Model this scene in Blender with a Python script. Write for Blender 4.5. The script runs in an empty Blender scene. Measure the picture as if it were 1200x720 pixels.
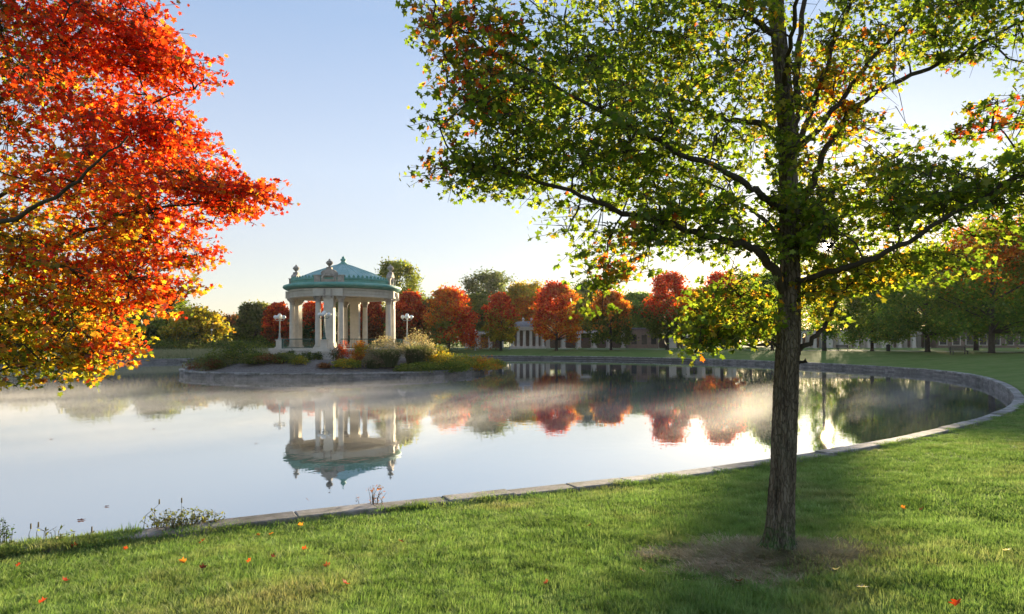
import bpy, math, random
import numpy as np
from mathutils import Vector, Matrix

# ------------------------------------------------------------------ camera, sky, sun, exposure
scene = bpy.context.scene
COL = scene.collection
PI = math.pi
CAM_Z = 3.2                      # metres above the pond's water (z = 0)
cam_data = bpy.data.cameras.new('camera')
cam = bpy.data.objects.new('camera', cam_data)
COL.objects.link(cam)
cam.location = (0, 0, CAM_Z)
cam.rotation_euler = (math.radians(90), 0, 0)
cam_data.sensor_width = 36
cam_data.lens = 24
cam_data.shift_y = 40 / 1200
cam_data.clip_start = 0.05
cam_data.clip_end = 6000
scene.camera = cam

SUN_AZ = math.radians(24.8)      # to the right of the view direction (+Y)
SUN_EL = math.radians(7.2)
SUN_DIR = Vector((math.sin(SUN_AZ) * math.cos(SUN_EL), math.cos(SUN_AZ) * math.cos(SUN_EL), math.sin(SUN_EL)))

world = bpy.data.worlds.new('World')
scene.world = world
world.use_nodes = True
wn, wl = world.node_tree.nodes, world.node_tree.links
wn.clear()
sky = wn.new('ShaderNodeTexSky')
sky.sky_type = 'NISHITA'
sky.sun_disc = False
sky.sun_elevation = SUN_EL
sky.sun_rotation = SUN_AZ
sky.altitude = 100
sky.air_density = 1.0
sky.dust_density = 0.3
sky.ozone_density = 2.0
veil = wn.new('ShaderNodeMix'); veil.data_type = 'RGBA'
veil.inputs[0].default_value = 0.5          # thin even high haze over the whole sky
vtc = wn.new('ShaderNodeTexCoord'); vsep = wn.new('ShaderNodeSeparateXYZ'); wl.new(vtc.outputs['Generated'], vsep.inputs[0])
vr = wn.new('ShaderNodeValToRGB'); wl.new(vsep.outputs[2], vr.inputs[0])
VEIL = [(0.0, (0.50, 0.45, 0.46)), (0.12, (0.50, 0.45, 0.48)), (0.235, (0.50, 0.51, 0.59)), (0.42, (0.32, 0.40, 0.57)), (1.0, (0.31, 0.39, 0.55))]
ve = vr.color_ramp.elements
ve[0].position, ve[0].color = VEIL[0][0], (*VEIL[0][1], 1)
ve[1].position, ve[1].color = VEIL[-1][0], (*VEIL[-1][1], 1)
for p_, c_ in VEIL[1:-1]: ve.new(p_).color = (*c_, 1)
vm = wn.new('ShaderNodeVectorMath'); vm.operation = 'SCALE'; vm.inputs['Scale'].default_value = 10.0
wl.new(vr.outputs[0], vm.inputs[0]); wl.new(vm.outputs[0], veil.inputs[7])
bg = wn.new('ShaderNodeBackground')
bg.inputs['Strength'].default_value = 0.051
wo = wn.new('ShaderNodeOutputWorld')
wl.new(sky.outputs[0], veil.inputs[6])
wl.new(veil.outputs[2], bg.inputs['Color'])
# the sun's disc itself, low in the sky (the sun lamp below carries its light)
wtc = wn.new('ShaderNodeTexCoord')
dot = wn.new('ShaderNodeVectorMath'); dot.operation = 'DOT_PRODUCT'; dot.inputs[1].default_value = SUN_DIR
wl.new(wtc.outputs['Generated'], dot.inputs[0])
disc = wn.new('ShaderNodeMath'); disc.operation = 'GREATER_THAN'; disc.inputs[1].default_value = math.cos(math.radians(0.32))
wl.new(dot.outputs['Value'], disc.inputs[0])
dstr = wn.new('ShaderNodeMath'); dstr.operation = 'MULTIPLY'; dstr.inputs[1].default_value = 12.0
wl.new(disc.outputs[0], dstr.inputs[0])
bg2 = wn.new('ShaderNodeBackground'); bg2.inputs['Color'].default_value = (1, 0.84, 0.52, 1)
wl.new(dstr.outputs[0], bg2.inputs['Strength'])
adds = wn.new('ShaderNodeAddShader')
wl.new(bg.outputs[0], adds.inputs[0]); wl.new(bg2.outputs[0], adds.inputs[1])
wl.new(adds.outputs[0], wo.inputs['Surface'])

sun_data = bpy.data.lights.new('sun_lamp', 'SUN')
sun_data.energy = 5.0
sun_data.angle = math.radians(0.6)
sun_data.color = (1.0, 0.80, 0.52)
sun_lamp = bpy.data.objects.new('sun_lamp', sun_data)
COL.objects.link(sun_lamp)
sun_lamp.rotation_euler = (-SUN_DIR).to_track_quat('-Z', 'Y').to_euler()

scene.view_settings.view_transform = 'Standard'
scene.view_settings.look = 'None'
scene.view_settings.gamma = 1.0
scene.view_settings.use_curve_mapping = False
scene.view_settings.exposure = 1.97

scene.cycles.max_bounces = 8
scene.cycles.diffuse_bounces = 5
scene.cycles.glossy_bounces = 3
scene.cycles.transmission_bounces = 6
scene.cycles.transparent_max_bounces = 8
scene.cycles.volume_bounces = 0
scene.cycles.caustics_reflective = False
scene.cycles.caustics_refractive = False
scene.cycles.sample_clamp_indirect = 4.0
scene.cycles.use_denoising = True
scene.cycles.volume_step_rate = 2.0

rng = np.random.default_rng(7)
random.seed(7)

# ------------------------------------------------------------------ helpers
def px(x, y, D):
    """A point D metres ahead that the photograph shows at pixel x, y of 1200 x 720."""
    return np.array([(x - 600) * D / 800, D, CAM_Z - (y - 400) * D / 800])

class MB:
    """Collects polygons for one mesh object."""
    def __init__(self):
        self.v, self.f, self.n = [], [], 0
    def add(self, verts, faces):
        b = self.n
        self.v.extend([tuple(map(float, p)) for p in verts])
        self.f.extend([tuple(i + b for i in f) for f in faces])
        self.n += len(verts)
        return self
    def box(self, c, s, rz=0.0):
        cx, cy, cz = c; sx, sy, sz = s[0] / 2, s[1] / 2, s[2] / 2
        co, si = math.cos(rz), math.sin(rz)
        vs = []
        for dz in (-sz, sz):
            for dx, dy in ((-sx, -sy), (sx, -sy), (sx, sy), (-sx, sy)):
                vs.append((cx + dx * co - dy * si, cy + dx * si + dy * co, cz + dz))
        return self.add(vs, [(0, 3, 2, 1), (4, 5, 6, 7), (0, 1, 5, 4), (1, 2, 6, 5), (2, 3, 7, 6), (3, 0, 4, 7)])
    def lathe(self, prof, n=16, c=(0, 0, 0), a0=0.0, a1=2 * PI, closed=True):
        vs, fs = [], []
        m = n if closed else n + 1
        for r, z in prof:
            for i in range(m):
                a = a0 + (a1 - a0) * i / n
                vs.append((c[0] + r * math.cos(a), c[1] + r * math.sin(a), c[2] + z))
        for j in range(len(prof) - 1):
            for i in range(n):
                k = (i + 1) % m
                fs.append((j * m + i, j * m + k, (j + 1) * m + k, (j + 1) * m + i))
        if closed:
            if prof[0][0] > 1e-4: fs.append(tuple(range(m))[::-1])
            if prof[-1][0] > 1e-4: fs.append(tuple((len(prof) - 1) * m + i for i in range(m)))
        return self.add(vs, fs)
    def ring(self, prof, n=64, c=(0, 0, 0)):
        """Closed profile swept round a circle (prof: list of (r, z) loop)."""
        vs, fs, m = [], [], len(prof)
        for i in range(n):
            a = 2 * PI * i / n
            for r, z in prof:
                vs.append((c[0] + r * math.cos(a), c[1] + r * math.sin(a), c[2] + z))
        for i in range(n):
            k = (i + 1) % n
            for j in range(m):
                l = (j + 1) % m
                fs.append((i * m + j, k * m + j, k * m + l, i * m + l))
        return self.add(vs, fs)
    def tube(self, pts, radii, n=6, cap=True, jitter=0.0):
        pts = [np.asarray(p, float) for p in pts]
        vs, fs = [], []
        up = None
        for i, p in enumerate(pts):
            t = pts[min(i + 1, len(pts) - 1)] - pts[max(i - 1, 0)]
            t = t / (np.linalg.norm(t) + 1e-9)
            if up is None:
                up = np.array([0, 0, 1.0]) if abs(t[2]) < 0.9 else np.array([1.0, 0, 0])
            u = np.cross(up, t); u /= np.linalg.norm(u) + 1e-9
            w = np.cross(t, u); up = w
            for k in range(n):
                a = 2 * PI * k / n
                rr = radii[i] * (1 + (random.uniform(-jitter, jitter) if jitter else 0))
                vs.append(p + rr * (math.cos(a) * u + math.sin(a) * w))
        for i in range(len(pts) - 1):
            for k in range(n):
                l = (k + 1) % n
                fs.append((i * n + k, i * n + l, (i + 1) * n + l, (i + 1) * n + k))
        if cap:
            fs.append(tuple(range(n))[::-1]); fs.append(tuple((len(pts) - 1) * n + k for k in range(n)))
        return self.add(vs, fs)
    def sphere(self, c, r, seg=10, rings=7, sz=1.0):
        prof = [(max(1e-5, r * math.sin(PI * j / rings)), -r * sz * math.cos(PI * j / rings)) for j in range(rings + 1)]
        return self.lathe(prof, seg, c)
    def mesh(self, name, mat, smooth=False):
        me = bpy.data.meshes.new(name)
        me.from_pydata(self.v, [], self.f)
        if mat: me.materials.append(mat)
        if smooth: me.shade_smooth()
        return me
    def build(self, name, mat, parent=None, smooth=False, loc=None):
        return link(name, self.mesh(name, mat, smooth), parent, loc)

def link(name, data, parent=None, loc=None):
    o = bpy.data.objects.new(name, data)
    COL.objects.link(o)
    if parent: o.parent = parent
    if loc is not None: o.location = loc
    return o

def tag(o, label=None, cat=None, group=None, kind=None):
    if label: o['label'] = label
    if cat: o['category'] = cat
    if group: o['group'] = group
    if kind: o['kind'] = kind
    return o

def thing(name, label, cat, loc=(0, 0, 0), rz=0.0, group=None):
    o = link(name, None, None, loc)
    o.empty_display_size = 0.2
    o.rotation_euler = (0, 0, rz)
    return tag(o, label, cat, group)

def poly_mesh(name, V, F, mat, col=None, smooth=False):
    """V (n,3), F (m,k) all polygons with k corners; col (n,3) point colours."""
    V = np.ascontiguousarray(V, np.float32); F = np.ascontiguousarray(F, np.int32)
    me = bpy.data.meshes.new(name)
    m, k = F.shape
    me.vertices.add(len(V)); me.vertices.foreach_set('co', V.ravel())
    me.loops.add(m * k); me.loops.foreach_set('vertex_index', F.ravel())
    me.polygons.add(m)
    me.polygons.foreach_set('loop_start', np.arange(0, m * k, k, dtype=np.int32))
    if col is not None:
        at = me.color_attributes.new('leaf_colour', 'FLOAT_COLOR', 'POINT')
        c4 = np.ones((len(V), 4), np.float32); c4[:, :3] = col
        at.data.foreach_set('color', c4.ravel())
    me.update(calc_edges=True)
    if smooth: me.shade_smooth()
    if mat: me.materials.append(mat)
    return me

def rand_rot(n, tilt=1.0):
    """Random frames (n,3,3): columns are side, along, normal; tilt 0 = leaf faces up."""
    up = np.tile(np.array([0, 0, 1.0]), (n, 1)) + tilt * rng.normal(size=(n, 3))
    up /= np.linalg.norm(up, axis=1)[:, None]
    a = rng.normal(size=(n, 3))
    al = a - (a * up).sum(1)[:, None] * up
    al /= np.linalg.norm(al, axis=1)[:, None]
    sd = np.cross(al, up)
    return np.stack([sd, al, up], axis=2)

def scatter(T, P, R, S):
    """Template T (k,3) placed at P (n,3) with frames R and sizes S -> (n*k,3)."""
    return (np.einsum('nij,kj->nki', R, T) * S[:, None, None] + P[:, None, :]).reshape(-1, 3)

# ------------------------------------------------------------------ materials
def nodes_of(name):
    m = bpy.data.materials.new(name); m.use_nodes = True
    nt = m.node_tree; nt.nodes.clear()
    out = nt.nodes.new('ShaderNodeOutputMaterial')
    return m, nt.nodes, nt.links, out

def noise_node(N, L, scale, detail=4.0, rough=0.6, coord='Object', stretch=None):
    tc = N.new('ShaderNodeTexCoord'); nz = N.new('ShaderNodeTexNoise')
    nz.inputs['Scale'].default_value = scale; nz.inputs['Detail'].default_value = detail
    nz.inputs['Roughness'].default_value = rough
    if coord == 'Position':
        src = N.new('ShaderNodeNewGeometry').outputs['Position']
    else:
        src = tc.outputs[coord]
    if stretch:
        mp = N.new('ShaderNodeMapping'); mp.inputs['Scale'].default_value = stretch
        L.new(src, mp.inputs['Vector']); src = mp.outputs[0]
    L.new(src, nz.inputs['Vector'])
    return nz.outputs['Fac']

def ramp(N, L, fac, stops):
    r = N.new('ShaderNodeValToRGB'); e = r.color_ramp.elements
    while len(e) > 1: e.remove(e[-1])
    e[0].position, e[0].color = stops[0][0], (*stops[0][1], 1)
    for p, c in stops[1:]:
        k = e.new(p); k.color = (*c, 1)
    L.new(fac, r.inputs[0])
    return r.outputs[0]

def mixc(N, L, fac, a, b, mode='MIX'):
    m = N.new('ShaderNodeMix'); m.data_type = 'RGBA'; m.blend_type = mode
    for s, v in ((m.inputs[0], fac), (m.inputs[6], a), (m.inputs[7], b)):
        if isinstance(v, (int, float)): s.default_value = v
        elif isinstance(v, tuple): s.default_value = (*v, 1)
        else: L.new(v, s)
    return m.outputs[2]

def surface(name, stops, scale=3.0, detail=6.0, rough=0.8, bump=0.3, bump_scale=None, coord='Position', stretch=None,
            stain=None, spec=0.3, metallic=0.0, rand=0.0):
    """Plain weathered surface: noise-ramped colour, optional big stains, fine bump, per-piece shade."""
    m, N, L, out = nodes_of(name)
    c = ramp(N, L, noise_node(N, L, scale, detail, 0.65, coord, stretch), stops)
    if stain:
        f = ramp(N, L, noise_node(N, L, stain[0], 5, 0.7, coord, stretch), [(stain[1], (0, 0, 0)), (stain[2], (1, 1, 1))])
        c = mixc(N, L, f, c, stain[3])
    if rand:
        oi = N.new('ShaderNodeObjectInfo')
        v = ramp(N, L, oi.outputs['Random'], [(0, (1 - rand,) * 3), (1, (1 + rand,) * 3)])
        c = mixc(N, L, 1.0, c, v, 'MULTIPLY')
    b = N.new('ShaderNodeBsdfPrincipled')
    b.inputs['Roughness'].default_value = rough
    b.inputs['Specular IOR Level'].default_value = spec
    b.inputs['Metallic'].default_value = metallic
    L.new(c, b.inputs['Base Color'])
    if bump:
        bp = N.new('ShaderNodeBump'); bp.inputs['Strength'].default_value = bump
        bp.inputs['Distance'].default_value = 0.02
        L.new(noise_node(N, L, bump_scale or scale * 6, 6, 0.7, coord, stretch), bp.inputs['Height'])
        L.new(bp.outputs[0], b.inputs['Normal'])
    L.new(b.outputs[0], out.inputs['Surface'])
    return m

def leaf_material(name, trans=0.45, gloss=0.06, gain=1.0, sat=1.0):
    """Thin leaf: its own stored colour, diffuse on the lit side, light glowing through, a faint sheen."""
    m, N, L, out = nodes_of(name)
    at = N.new('ShaderNodeVertexColor'); at.layer_name = 'leaf_colour'
    hs = N.new('ShaderNodeHueSaturation'); hs.inputs['Saturation'].default_value = sat
    hs.inputs['Value'].default_value = gain
    L.new(at.outputs[0], hs.inputs['Color'])
    d = N.new('ShaderNodeBsdfDiffuse'); t = N.new('ShaderNodeBsdfTranslucent')
    warm = mixc(N, L, 1.0, hs.outputs[0], (1.5, 1.45, 0.7), 'MULTIPLY')
    L.new(hs.outputs[0], d.inputs['Color']); L.new(warm, t.inputs['Color'])
    mx = N.new('ShaderNodeMixShader'); mx.inputs[0].default_value = trans
    L.new(d.outputs[0], mx.inputs[1]); L.new(t.outputs[0], mx.inputs[2])
    g = N.new('ShaderNodeBsdfGlossy'); g.inputs['Roughness'].default_value = 0.45
    g.inputs['Color'].default_value = (0.8, 0.8, 0.8, 1)
    m2 = N.new('ShaderNodeMixShader'); m2.inputs[0].default_value = gloss
    L.new(mx.outputs[0], m2.inputs[1]); L.new(g.outputs[0], m2.inputs[2])
    L.new(m2.outputs[0], out.inputs['Surface'])
    return m

M = {}
M['leaf'] = leaf_material('maple_leaf', 0.68, 0.02)
M['far_leaf'] = leaf_material('far_foliage', 0.55, 0.02)
M['stone'] = surface('pale_limestone', [(0.3, (0.50, 0.46, 0.38)), (0.7, (0.64, 0.59, 0.50))], 1.5, 8, 0.85, 0.2,
                     stain=(0.5, 0.55, 0.8, (0.40, 0.36, 0.30)))
M['stone_warm'] = surface('carved_limestone', [(0.3, (0.36, 0.31, 0.26)), (0.7, (0.52, 0.46, 0.39))], 2.0, 8, 0.9, 0.5,
                          stain=(0.8, 0.45, 0.7, (0.17, 0.16, 0.145)))
M['copper'] = surface('copper_patina', [(0.25, (0.09, 0.25, 0.20)), (0.55, (0.16, 0.37, 0.30)), (0.8, (0.30, 0.47, 0.40))], 0.9, 9, 0.65, 0.2,
                      stretch=(1, 1, 2.5), stain=(1.6, 0.55, 0.72, (0.10, 0.24, 0.19)))
M['copper_pale'] = surface('pale_copper_patina', [(0.25, (0.18, 0.34, 0.31)), (0.6, (0.31, 0.47, 0.44)), (0.8, (0.44, 0.56, 0.52))], 0.8, 9, 0.65, 0.15,
                           stain=(1.4, 0.55, 0.75, (0.13, 0.28, 0.26)))
M['kerb'] = surface('pond_coping_stone', [(0.3, (0.20, 0.19, 0.175)), (0.5, (0.30, 0.285, 0.27)), (0.7, (0.40, 0.38, 0.36))], 5.0, 10, 0.9, 0.8,
                    stain=(1.6, 0.45, 0.65, (0.13, 0.13, 0.10)), rand=0.25)
M['wall_stone'] = surface('pond_wall_stone', [(0.3, (0.16, 0.15, 0.14)), (0.7, (0.30, 0.28, 0.265))], 3.5, 9, 0.9, 0.6,
                          stain=(0.9, 0.45, 0.7, (0.10, 0.10, 0.085)), rand=0.25)
M['mortar'] = surface('dark_mortar', [(0.3, (0.07, 0.068, 0.06)), (0.7, (0.12, 0.115, 0.10))], 6.0, 6, 0.95, 0.3)
M['bark'] = surface('maple_bark', [(0.3, (0.065, 0.052, 0.038)), (0.5, (0.12, 0.098, 0.072)), (0.72, (0.20, 0.17, 0.13))], 14.0, 10, 0.95, 0.9, 40,
                    stretch=(1, 1, 0.18))
M['dark_bark'] = surface('branch_bark', [(0.3, (0.03, 0.025, 0.018)), (0.7, (0.075, 0.06, 0.045))], 18.0, 6, 0.95, 0.4)
M['far_bark'] = surface('distant_bark', [(0.3, (0.045, 0.038, 0.03)), (0.7, (0.09, 0.075, 0.06))], 3.0, 4, 0.95, 0)
M['iron_green'] = surface('green_painted_iron', [(0.3, (0.02, 0.07, 0.055)), (0.7, (0.04, 0.11, 0.085))], 8, 4, 0.5, 0)
M['iron_pale'] = surface('pale_painted_iron', [(0.3, (0.32, 0.33, 0.29)), (0.7, (0.44, 0.44, 0.40))], 8, 4, 0.5, 0)
M['iron_dark'] = surface('dark_painted_iron', [(0.3, (0.02, 0.022, 0.022)), (0.7, (0.045, 0.05, 0.045))], 8, 4, 0.5, 0)
M['globe'] = surface('opal_glass_globe', [(0.3, (0.72, 0.72, 0.68)), (0.7, (0.82, 0.82, 0.78))], 4, 2, 0.2, 0, spec=0.5)
M['mulch'] = surface('bark_mulch', [(0.3, (0.075, 0.062, 0.052)), (0.5, (0.15, 0.13, 0.115)), (0.7, (0.24, 0.215, 0.19))], 5.0, 10, 1.0, 0.8, 22)
M['path'] = surface('pale_concrete_path', [(0.3, (0.36, 0.35, 0.33)), (0.7, (0.48, 0.46, 0.43))], 2.0, 6, 0.9, 0.15)
M['wood'] = surface('weathered_bench_wood', [(0.3, (0.10, 0.085, 0.07)), (0.7, (0.18, 0.155, 0.13))], 8, 5, 0.8, 0.2)
M['roof_grey'] = surface('grey_slate', [(0.3, (0.16, 0.155, 0.15)), (0.7, (0.26, 0.25, 0.24))], 2, 5, 0.8, 0.1)
M['brown_wall'] = surface('brown_brick_wall', [(0.3, (0.17, 0.12, 0.09)), (0.7, (0.27, 0.20, 0.15))], 2, 6, 0.9, 0.1)
M['dark_glass'] = surface('dark_window_glass', [(0.3, (0.02, 0.022, 0.025)), (0.7, (0.03, 0.034, 0.038))], 1, 2, 0.1, 0, spec=0.5)
M['stem'] = surface('dry_plant_stem', [(0.3, (0.10, 0.085, 0.05)), (0.7, (0.19, 0.16, 0.09))], 20, 3, 0.9, 0)

def grass_blade_material(name, base, dry, dry_at=(0.52, 0.70), tip=(1.25, 1.2, 0.9), patch=0.45):
    m, N, L, out = nodes_of(name)
    oi = N.new('ShaderNodeObjectInfo')
    c = ramp(N, L, oi.outputs['Random'], base)
    f = ramp(N, L, noise_node(N, L, patch, 5, 0.65, 'Position'), [(dry_at[0], (0, 0, 0)), (dry_at[1], (0.85, 0.85, 0.85))])
    f2 = mixc(N, L, 1.0, f, ramp(N, L, oi.outputs['Random'], [(0, (0.35,) * 3), (1, (1, 1, 1))]), 'MULTIPLY')
    c = mixc(N, L, f2, c, dry)
    mott = ramp(N, L, noise_node(N, L, 2.4, 6, 0.75, 'Position'), [(0.32, (0.5, 0.55, 0.45)), (0.5, (1, 1, 1)), (0.68, (1.45, 1.4, 1.7))])
    c = mixc(N, L, 1.0, c, mott, 'MULTIPLY')
    d = N.new('ShaderNodeBsdfDiffuse'); t = N.new('ShaderNodeBsdfTranslucent')
    L.new(c, d.inputs['Color']); L.new(mixc(N, L, 1.0, c, tip, 'MULTIPLY'), t.inputs['Color'])
    mx = N.new('ShaderNodeMixShader'); mx.inputs[0].default_value = 0.4
    L.new(d.outputs[0], mx.inputs[1]); L.new(t.outputs[0], mx.inputs[2])
    g = N.new('ShaderNodeBsdfGlossy'); g.inputs['Roughness'].default_value = 0.6
    m2 = N.new('ShaderNodeMixShader'); m2.inputs[0].default_value = 0.02
    L.new(mx.outputs[0], m2.inputs[1]); L.new(g.outputs[0], m2.inputs[2])
    L.new(m2.outputs[0], out.inputs['Surface'])
    return m

M['grass'] = grass_blade_material('lawn_grass_blades', [(0, (0.115, 0.22, 0.045)), (0.5, (0.17, 0.285, 0.06)), (1, (0.24, 0.33, 0.11))], (0.34, 0.31, 0.14))
M['straw'] = grass_blade_material('dry_thatch', [(0, (0.26, 0.22, 0.13)), (0.6, (0.42, 0.36, 0.23)), (1, (0.52, 0.45, 0.32))], (0.20, 0.18, 0.08))
M['reed'] = grass_blade_material('pale_tall_grass', [(0, (0.17, 0.18, 0.09)), (0.6, (0.27, 0.27, 0.15)), (1, (0.36, 0.34, 0.21))], (0.38, 0.34, 0.2))

def lawn_material():
    m, N, L, out = nodes_of('lawn_ground')
    c = ramp(N, L, noise_node(N, L, 0.5, 8, 0.7, 'Position'), [(0.3, (0.10, 0.16, 0.035)), (0.5, (0.14, 0.21, 0.05)), (0.7, (0.20, 0.23, 0.085))])
    c = mixc(N, L, ramp(N, L, noise_node(N, L, 14, 5, 0.8, 'Position'), [(0.35, (0.25,) * 3), (0.65, (0, 0, 0))]), c, (0.06, 0.055, 0.03))
    b = N.new('ShaderNodeBsdfPrincipled'); b.inputs['Roughness'].default_value = 1.0
    b.inputs['Specular IOR Level'].default_value = 0.1
    L.new(c, b.inputs['Base Color'])
    bp = N.new('ShaderNodeBump'); bp.inputs['Strength'].default_value = 0.8; bp.inputs['Distance'].default_value = 0.05
    L.new(noise_node(N, L, 11, 8, 0.8, 'Position'), bp.inputs['Height']); L.new(bp.outputs[0], b.inputs['Normal'])
    L.new(b.outputs[0], out.inputs['Surface'])
    return m
M['lawn'] = lawn_material()

def water_material():
    m, N, L, out = nodes_of('pond_water')
    d = N.new('ShaderNodeBsdfDiffuse'); d.inputs['Color'].default_value = (0.16, 0.18, 0.17, 1)
    g = N.new('ShaderNodeBsdfGlossy'); g.inputs['Roughness'].default_value = 0.015; g.inputs['Color'].default_value = (0.90, 0.91, 0.91, 1)
    lw = N.new('ShaderNodeLayerWeight'); lw.inputs['Blend'].default_value = 0.5
    f = N.new('ShaderNodeMapRange'); f.inputs['From Min'].default_value = 0.45; f.inputs['From Max'].default_value = 0.9
    f.inputs['To Min'].default_value = 0.25; f.inputs['To Max'].default_value = 0.93
    L.new(lw.outputs['Facing'], f.inputs['Value'])
    mx = N.new('ShaderNodeMixShader'); L.new(f.outputs[0], mx.inputs[0]); L.new(d.outputs[0], mx.inputs[1]); L.new(g.outputs[0], mx.inputs[2])
    # calm with faint ripple patches
    ripple = noise_node(N, L, 2.6, 3, 0.5, 'Position', (1, 0.7, 1))
    patch = ramp(N, L, noise_node(N, L, 0.09, 3, 0.6, 'Position', (1, 1.6, 1)), [(0.42, (0.15,) * 3), (0.68, (1, 1, 1))])
    hm = N.new('ShaderNodeMath'); hm.operation = 'MULTIPLY'; L.new(ripple, hm.inputs[0]); L.new(patch, hm.inputs[1])
    bp = N.new('ShaderNodeBump'); bp.inputs['Strength'].default_value = 0.09; bp.inputs['Distance'].default_value = 0.05
    L.new(hm.outputs[0], bp.inputs['Height']); L.new(bp.outputs[0], g.inputs['Normal'])
    L.new(mx.outputs[0], out.inputs['Surface'])
    return m
M['water'] = water_material()

# ------------------------------------------------------------------ ground, pond
PC = np.array([-20.0, 70.0]); PR = 57.0          # a point in the pond; nominal radius
IC = np.array([-17.9, 71.0]); IR = 15.0          # island
# the pond's shore (inner edge of the coping), a closed smooth curve
SHORE = np.array([(40, 70.5), (36.4, 53), (24.3, 32.6), (16.2, 23.6), (8.6, 17.2), (2.5, 13.4), (-2, 11.3), (-6.0, 9.2), (-12, 7.0), (-26, 5.5), (-46, 12), (-60, 28),
                  (-67, 52), (-66, 76), (-58, 96), (-44, 112), (-24, 123), (-2, 126), (18, 117), (33, 98)], float)
def closed_spline(p, m=200):
    out = []
    n_ = len(p)
    for i in range(n_):
        p0, p1, p2, p3 = p[i - 1], p[i], p[(i + 1) % n_], p[(i + 2) % n_]
        t = np.linspace(0, 1, m, endpoint=False)[:, None]
        out.append(0.5 * (2 * p1 + (p2 - p0) * t + (2 * p0 - 5 * p1 + 4 * p2 - p3) * t ** 2 + (3 * p1 - p0 - 3 * p2 + p3) * t ** 3))
    q = np.concatenate(out)
    for _ in range(300): q = (np.roll(q, 60, 0) + 2 * q + np.roll(q, -60, 0)) / 4 if _ < 3 else q
    return q
SH = closed_spline(SHORE)[::-1]                  # counter-clockwise
_th = np.arctan2(SH[:, 1] - PC[1], SH[:, 0] - PC[0]); _rr = np.hypot(SH[:, 1] - PC[1], SH[:, 0] - PC[0])
_o = np.argsort(_th)
_tt = np.concatenate([_th[_o] - 2 * PI, _th[_o], _th[_o] + 2 * PI]); _rt = np.tile(_rr[_o], 3)
def shore_r(theta): return np.interp(theta, _tt, _rt)
def reff(x, y):
    """Distance from the pond's middle, rescaled so that the shore is at PR."""
    dx, dy = np.asarray(x, float) - PC[0], np.asarray(y, float) - PC[1]
    return np.hypot(dx, dy) - shore_r(np.arctan2(dy, dx)) + PR
_seg = np.linalg.norm(np.roll(SH, -1, 0) - SH, axis=1)
SLEN = float(_seg.sum()); _cum = np.concatenate([[0], np.cumsum(_seg)]); _SHc = np.vstack([SH, SH[:1]])
def shore_at(s):
    """Point and tangent angle at arc length s along the shore."""
    s = s % SLEN
    f = lambda v: np.array([np.interp(v % SLEN, _cum, _SHc[:, k]) for k in (0, 1)])
    p = f(s); d = f(s + 0.3) - f(s - 0.3)
    return p, math.atan2(d[1], d[0])

def smooth01(t):
    t = np.clip(t, 0, 1); return t * t * (3 - 2 * t)

def hz(x, y):
    """Height of the lawn outside the pond."""
    x = np.asarray(x, float); y = np.asarray(y, float)
    dx, dy = x - PC[0], y - PC[1]
    r = reff(x, y); th = np.arctan2(dy, dx)
    far = smooth01((np.sin(th) + 0.1) / 1.0)
    P = 1.85 - 0.35 * far
    t = np.clip((r - 57.7) / 17.0, 0, 1)
    base = 0.50 + (P - 0.50) * (1 - (1 - t) ** 1.25)
    wob = 0.03 * np.sin(x * 0.9 + 1.3) * np.sin(y * 0.7 + 0.4) + 0.018 * np.sin(x * 2.3) * np.cos(y * 1.9 + 1)
    roll = np.clip((r - 120) / 400, 0, 1) * 2.5
    return base + wob * np.clip((r - 57.9) / 1.5, 0, 1) * np.clip(1 - (r - 110) / 60, 0, 1) - roll * 0

TREE_X, TREE_Y = 1.0, 1.0   # set below (near maple)
def ground_hit(x, y):
    """Where the ray through a pixel meets the lawn."""
    lo, hi = 1.0, 400.0
    D = 1.0
    while D < 400:
        p = px(x, y, D)
        if p[2] <= hz(p[0], p[1]): break
        D *= 1.002
    return px(x, y, D)

tb = ground_hit(912, 652)
TREE_D = tb[1]; TREE_X, TREE_Y = tb[0], tb[1]

def mound(x, y):
    d = np.hypot((x - TREE_X) / 1.15, (y - TREE_Y) / 1.0)
    return 0.07 * np.exp(-(d / 0.55) ** 2)

def hground(x, y): return hz(x, y) + mound(np.asarray(x, float), np.asarray(y, float))

# lawn: polar sheet round the pond, out to the horizon
rr = np.concatenate([np.array([57.34, 57.5, 57.8, 58.3]), np.linspace(58.8, 76, 60), np.geomspace(78, 1500, 36)])
nth = 720
th = np.linspace(0, 2 * PI, nth, endpoint=False)
RR, TH = np.meshgrid(rr, th, indexing='ij')
RS = RR - PR + shore_r(TH)
X = PC[0] + RS * np.cos(TH); Y = PC[1] + RS * np.sin(TH); Z = hground(X, Y)
Z[0] -= 0.25
V = np.stack([X, Y, Z], -1).reshape(-1, 3)
ii, jj = np.meshgrid(np.arange(len(rr) - 1), np.arange(nth), indexing='ij')
j2 = (jj + 1) % nth
F = np.stack([ii * nth + jj, (ii + 1) * nth + jj, (ii + 1) * nth + j2, ii * nth + j2], -1).reshape(-1, 4)
tag(link('lawn', poly_mesh('lawn', V, F, M['lawn'], smooth=True)), 'mown green lawn sloping down to the round pond', None, None, 'structure')

def shore_loop(off, n_=360):
    """Closed loop of points off metres outwards of the shore."""
    out = []
    for i in range(n_):
        p, a = shore_at(SLEN * i / n_); out.append((p[0] + off * math.sin(a), p[1] - off * math.cos(a)))
    return out
w = MB()
n = 360
w.add([(PC[0], PC[1], 0)] + [(x, y, 0) for x, y in shore_loop(0.2, n)], [(0, 1 + i, 1 + (i + 1) % n) for i in range(n)])
tag(w.build('water', M['water']), 'still pond water mirroring sky and trees', None, None, 'structure')

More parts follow.
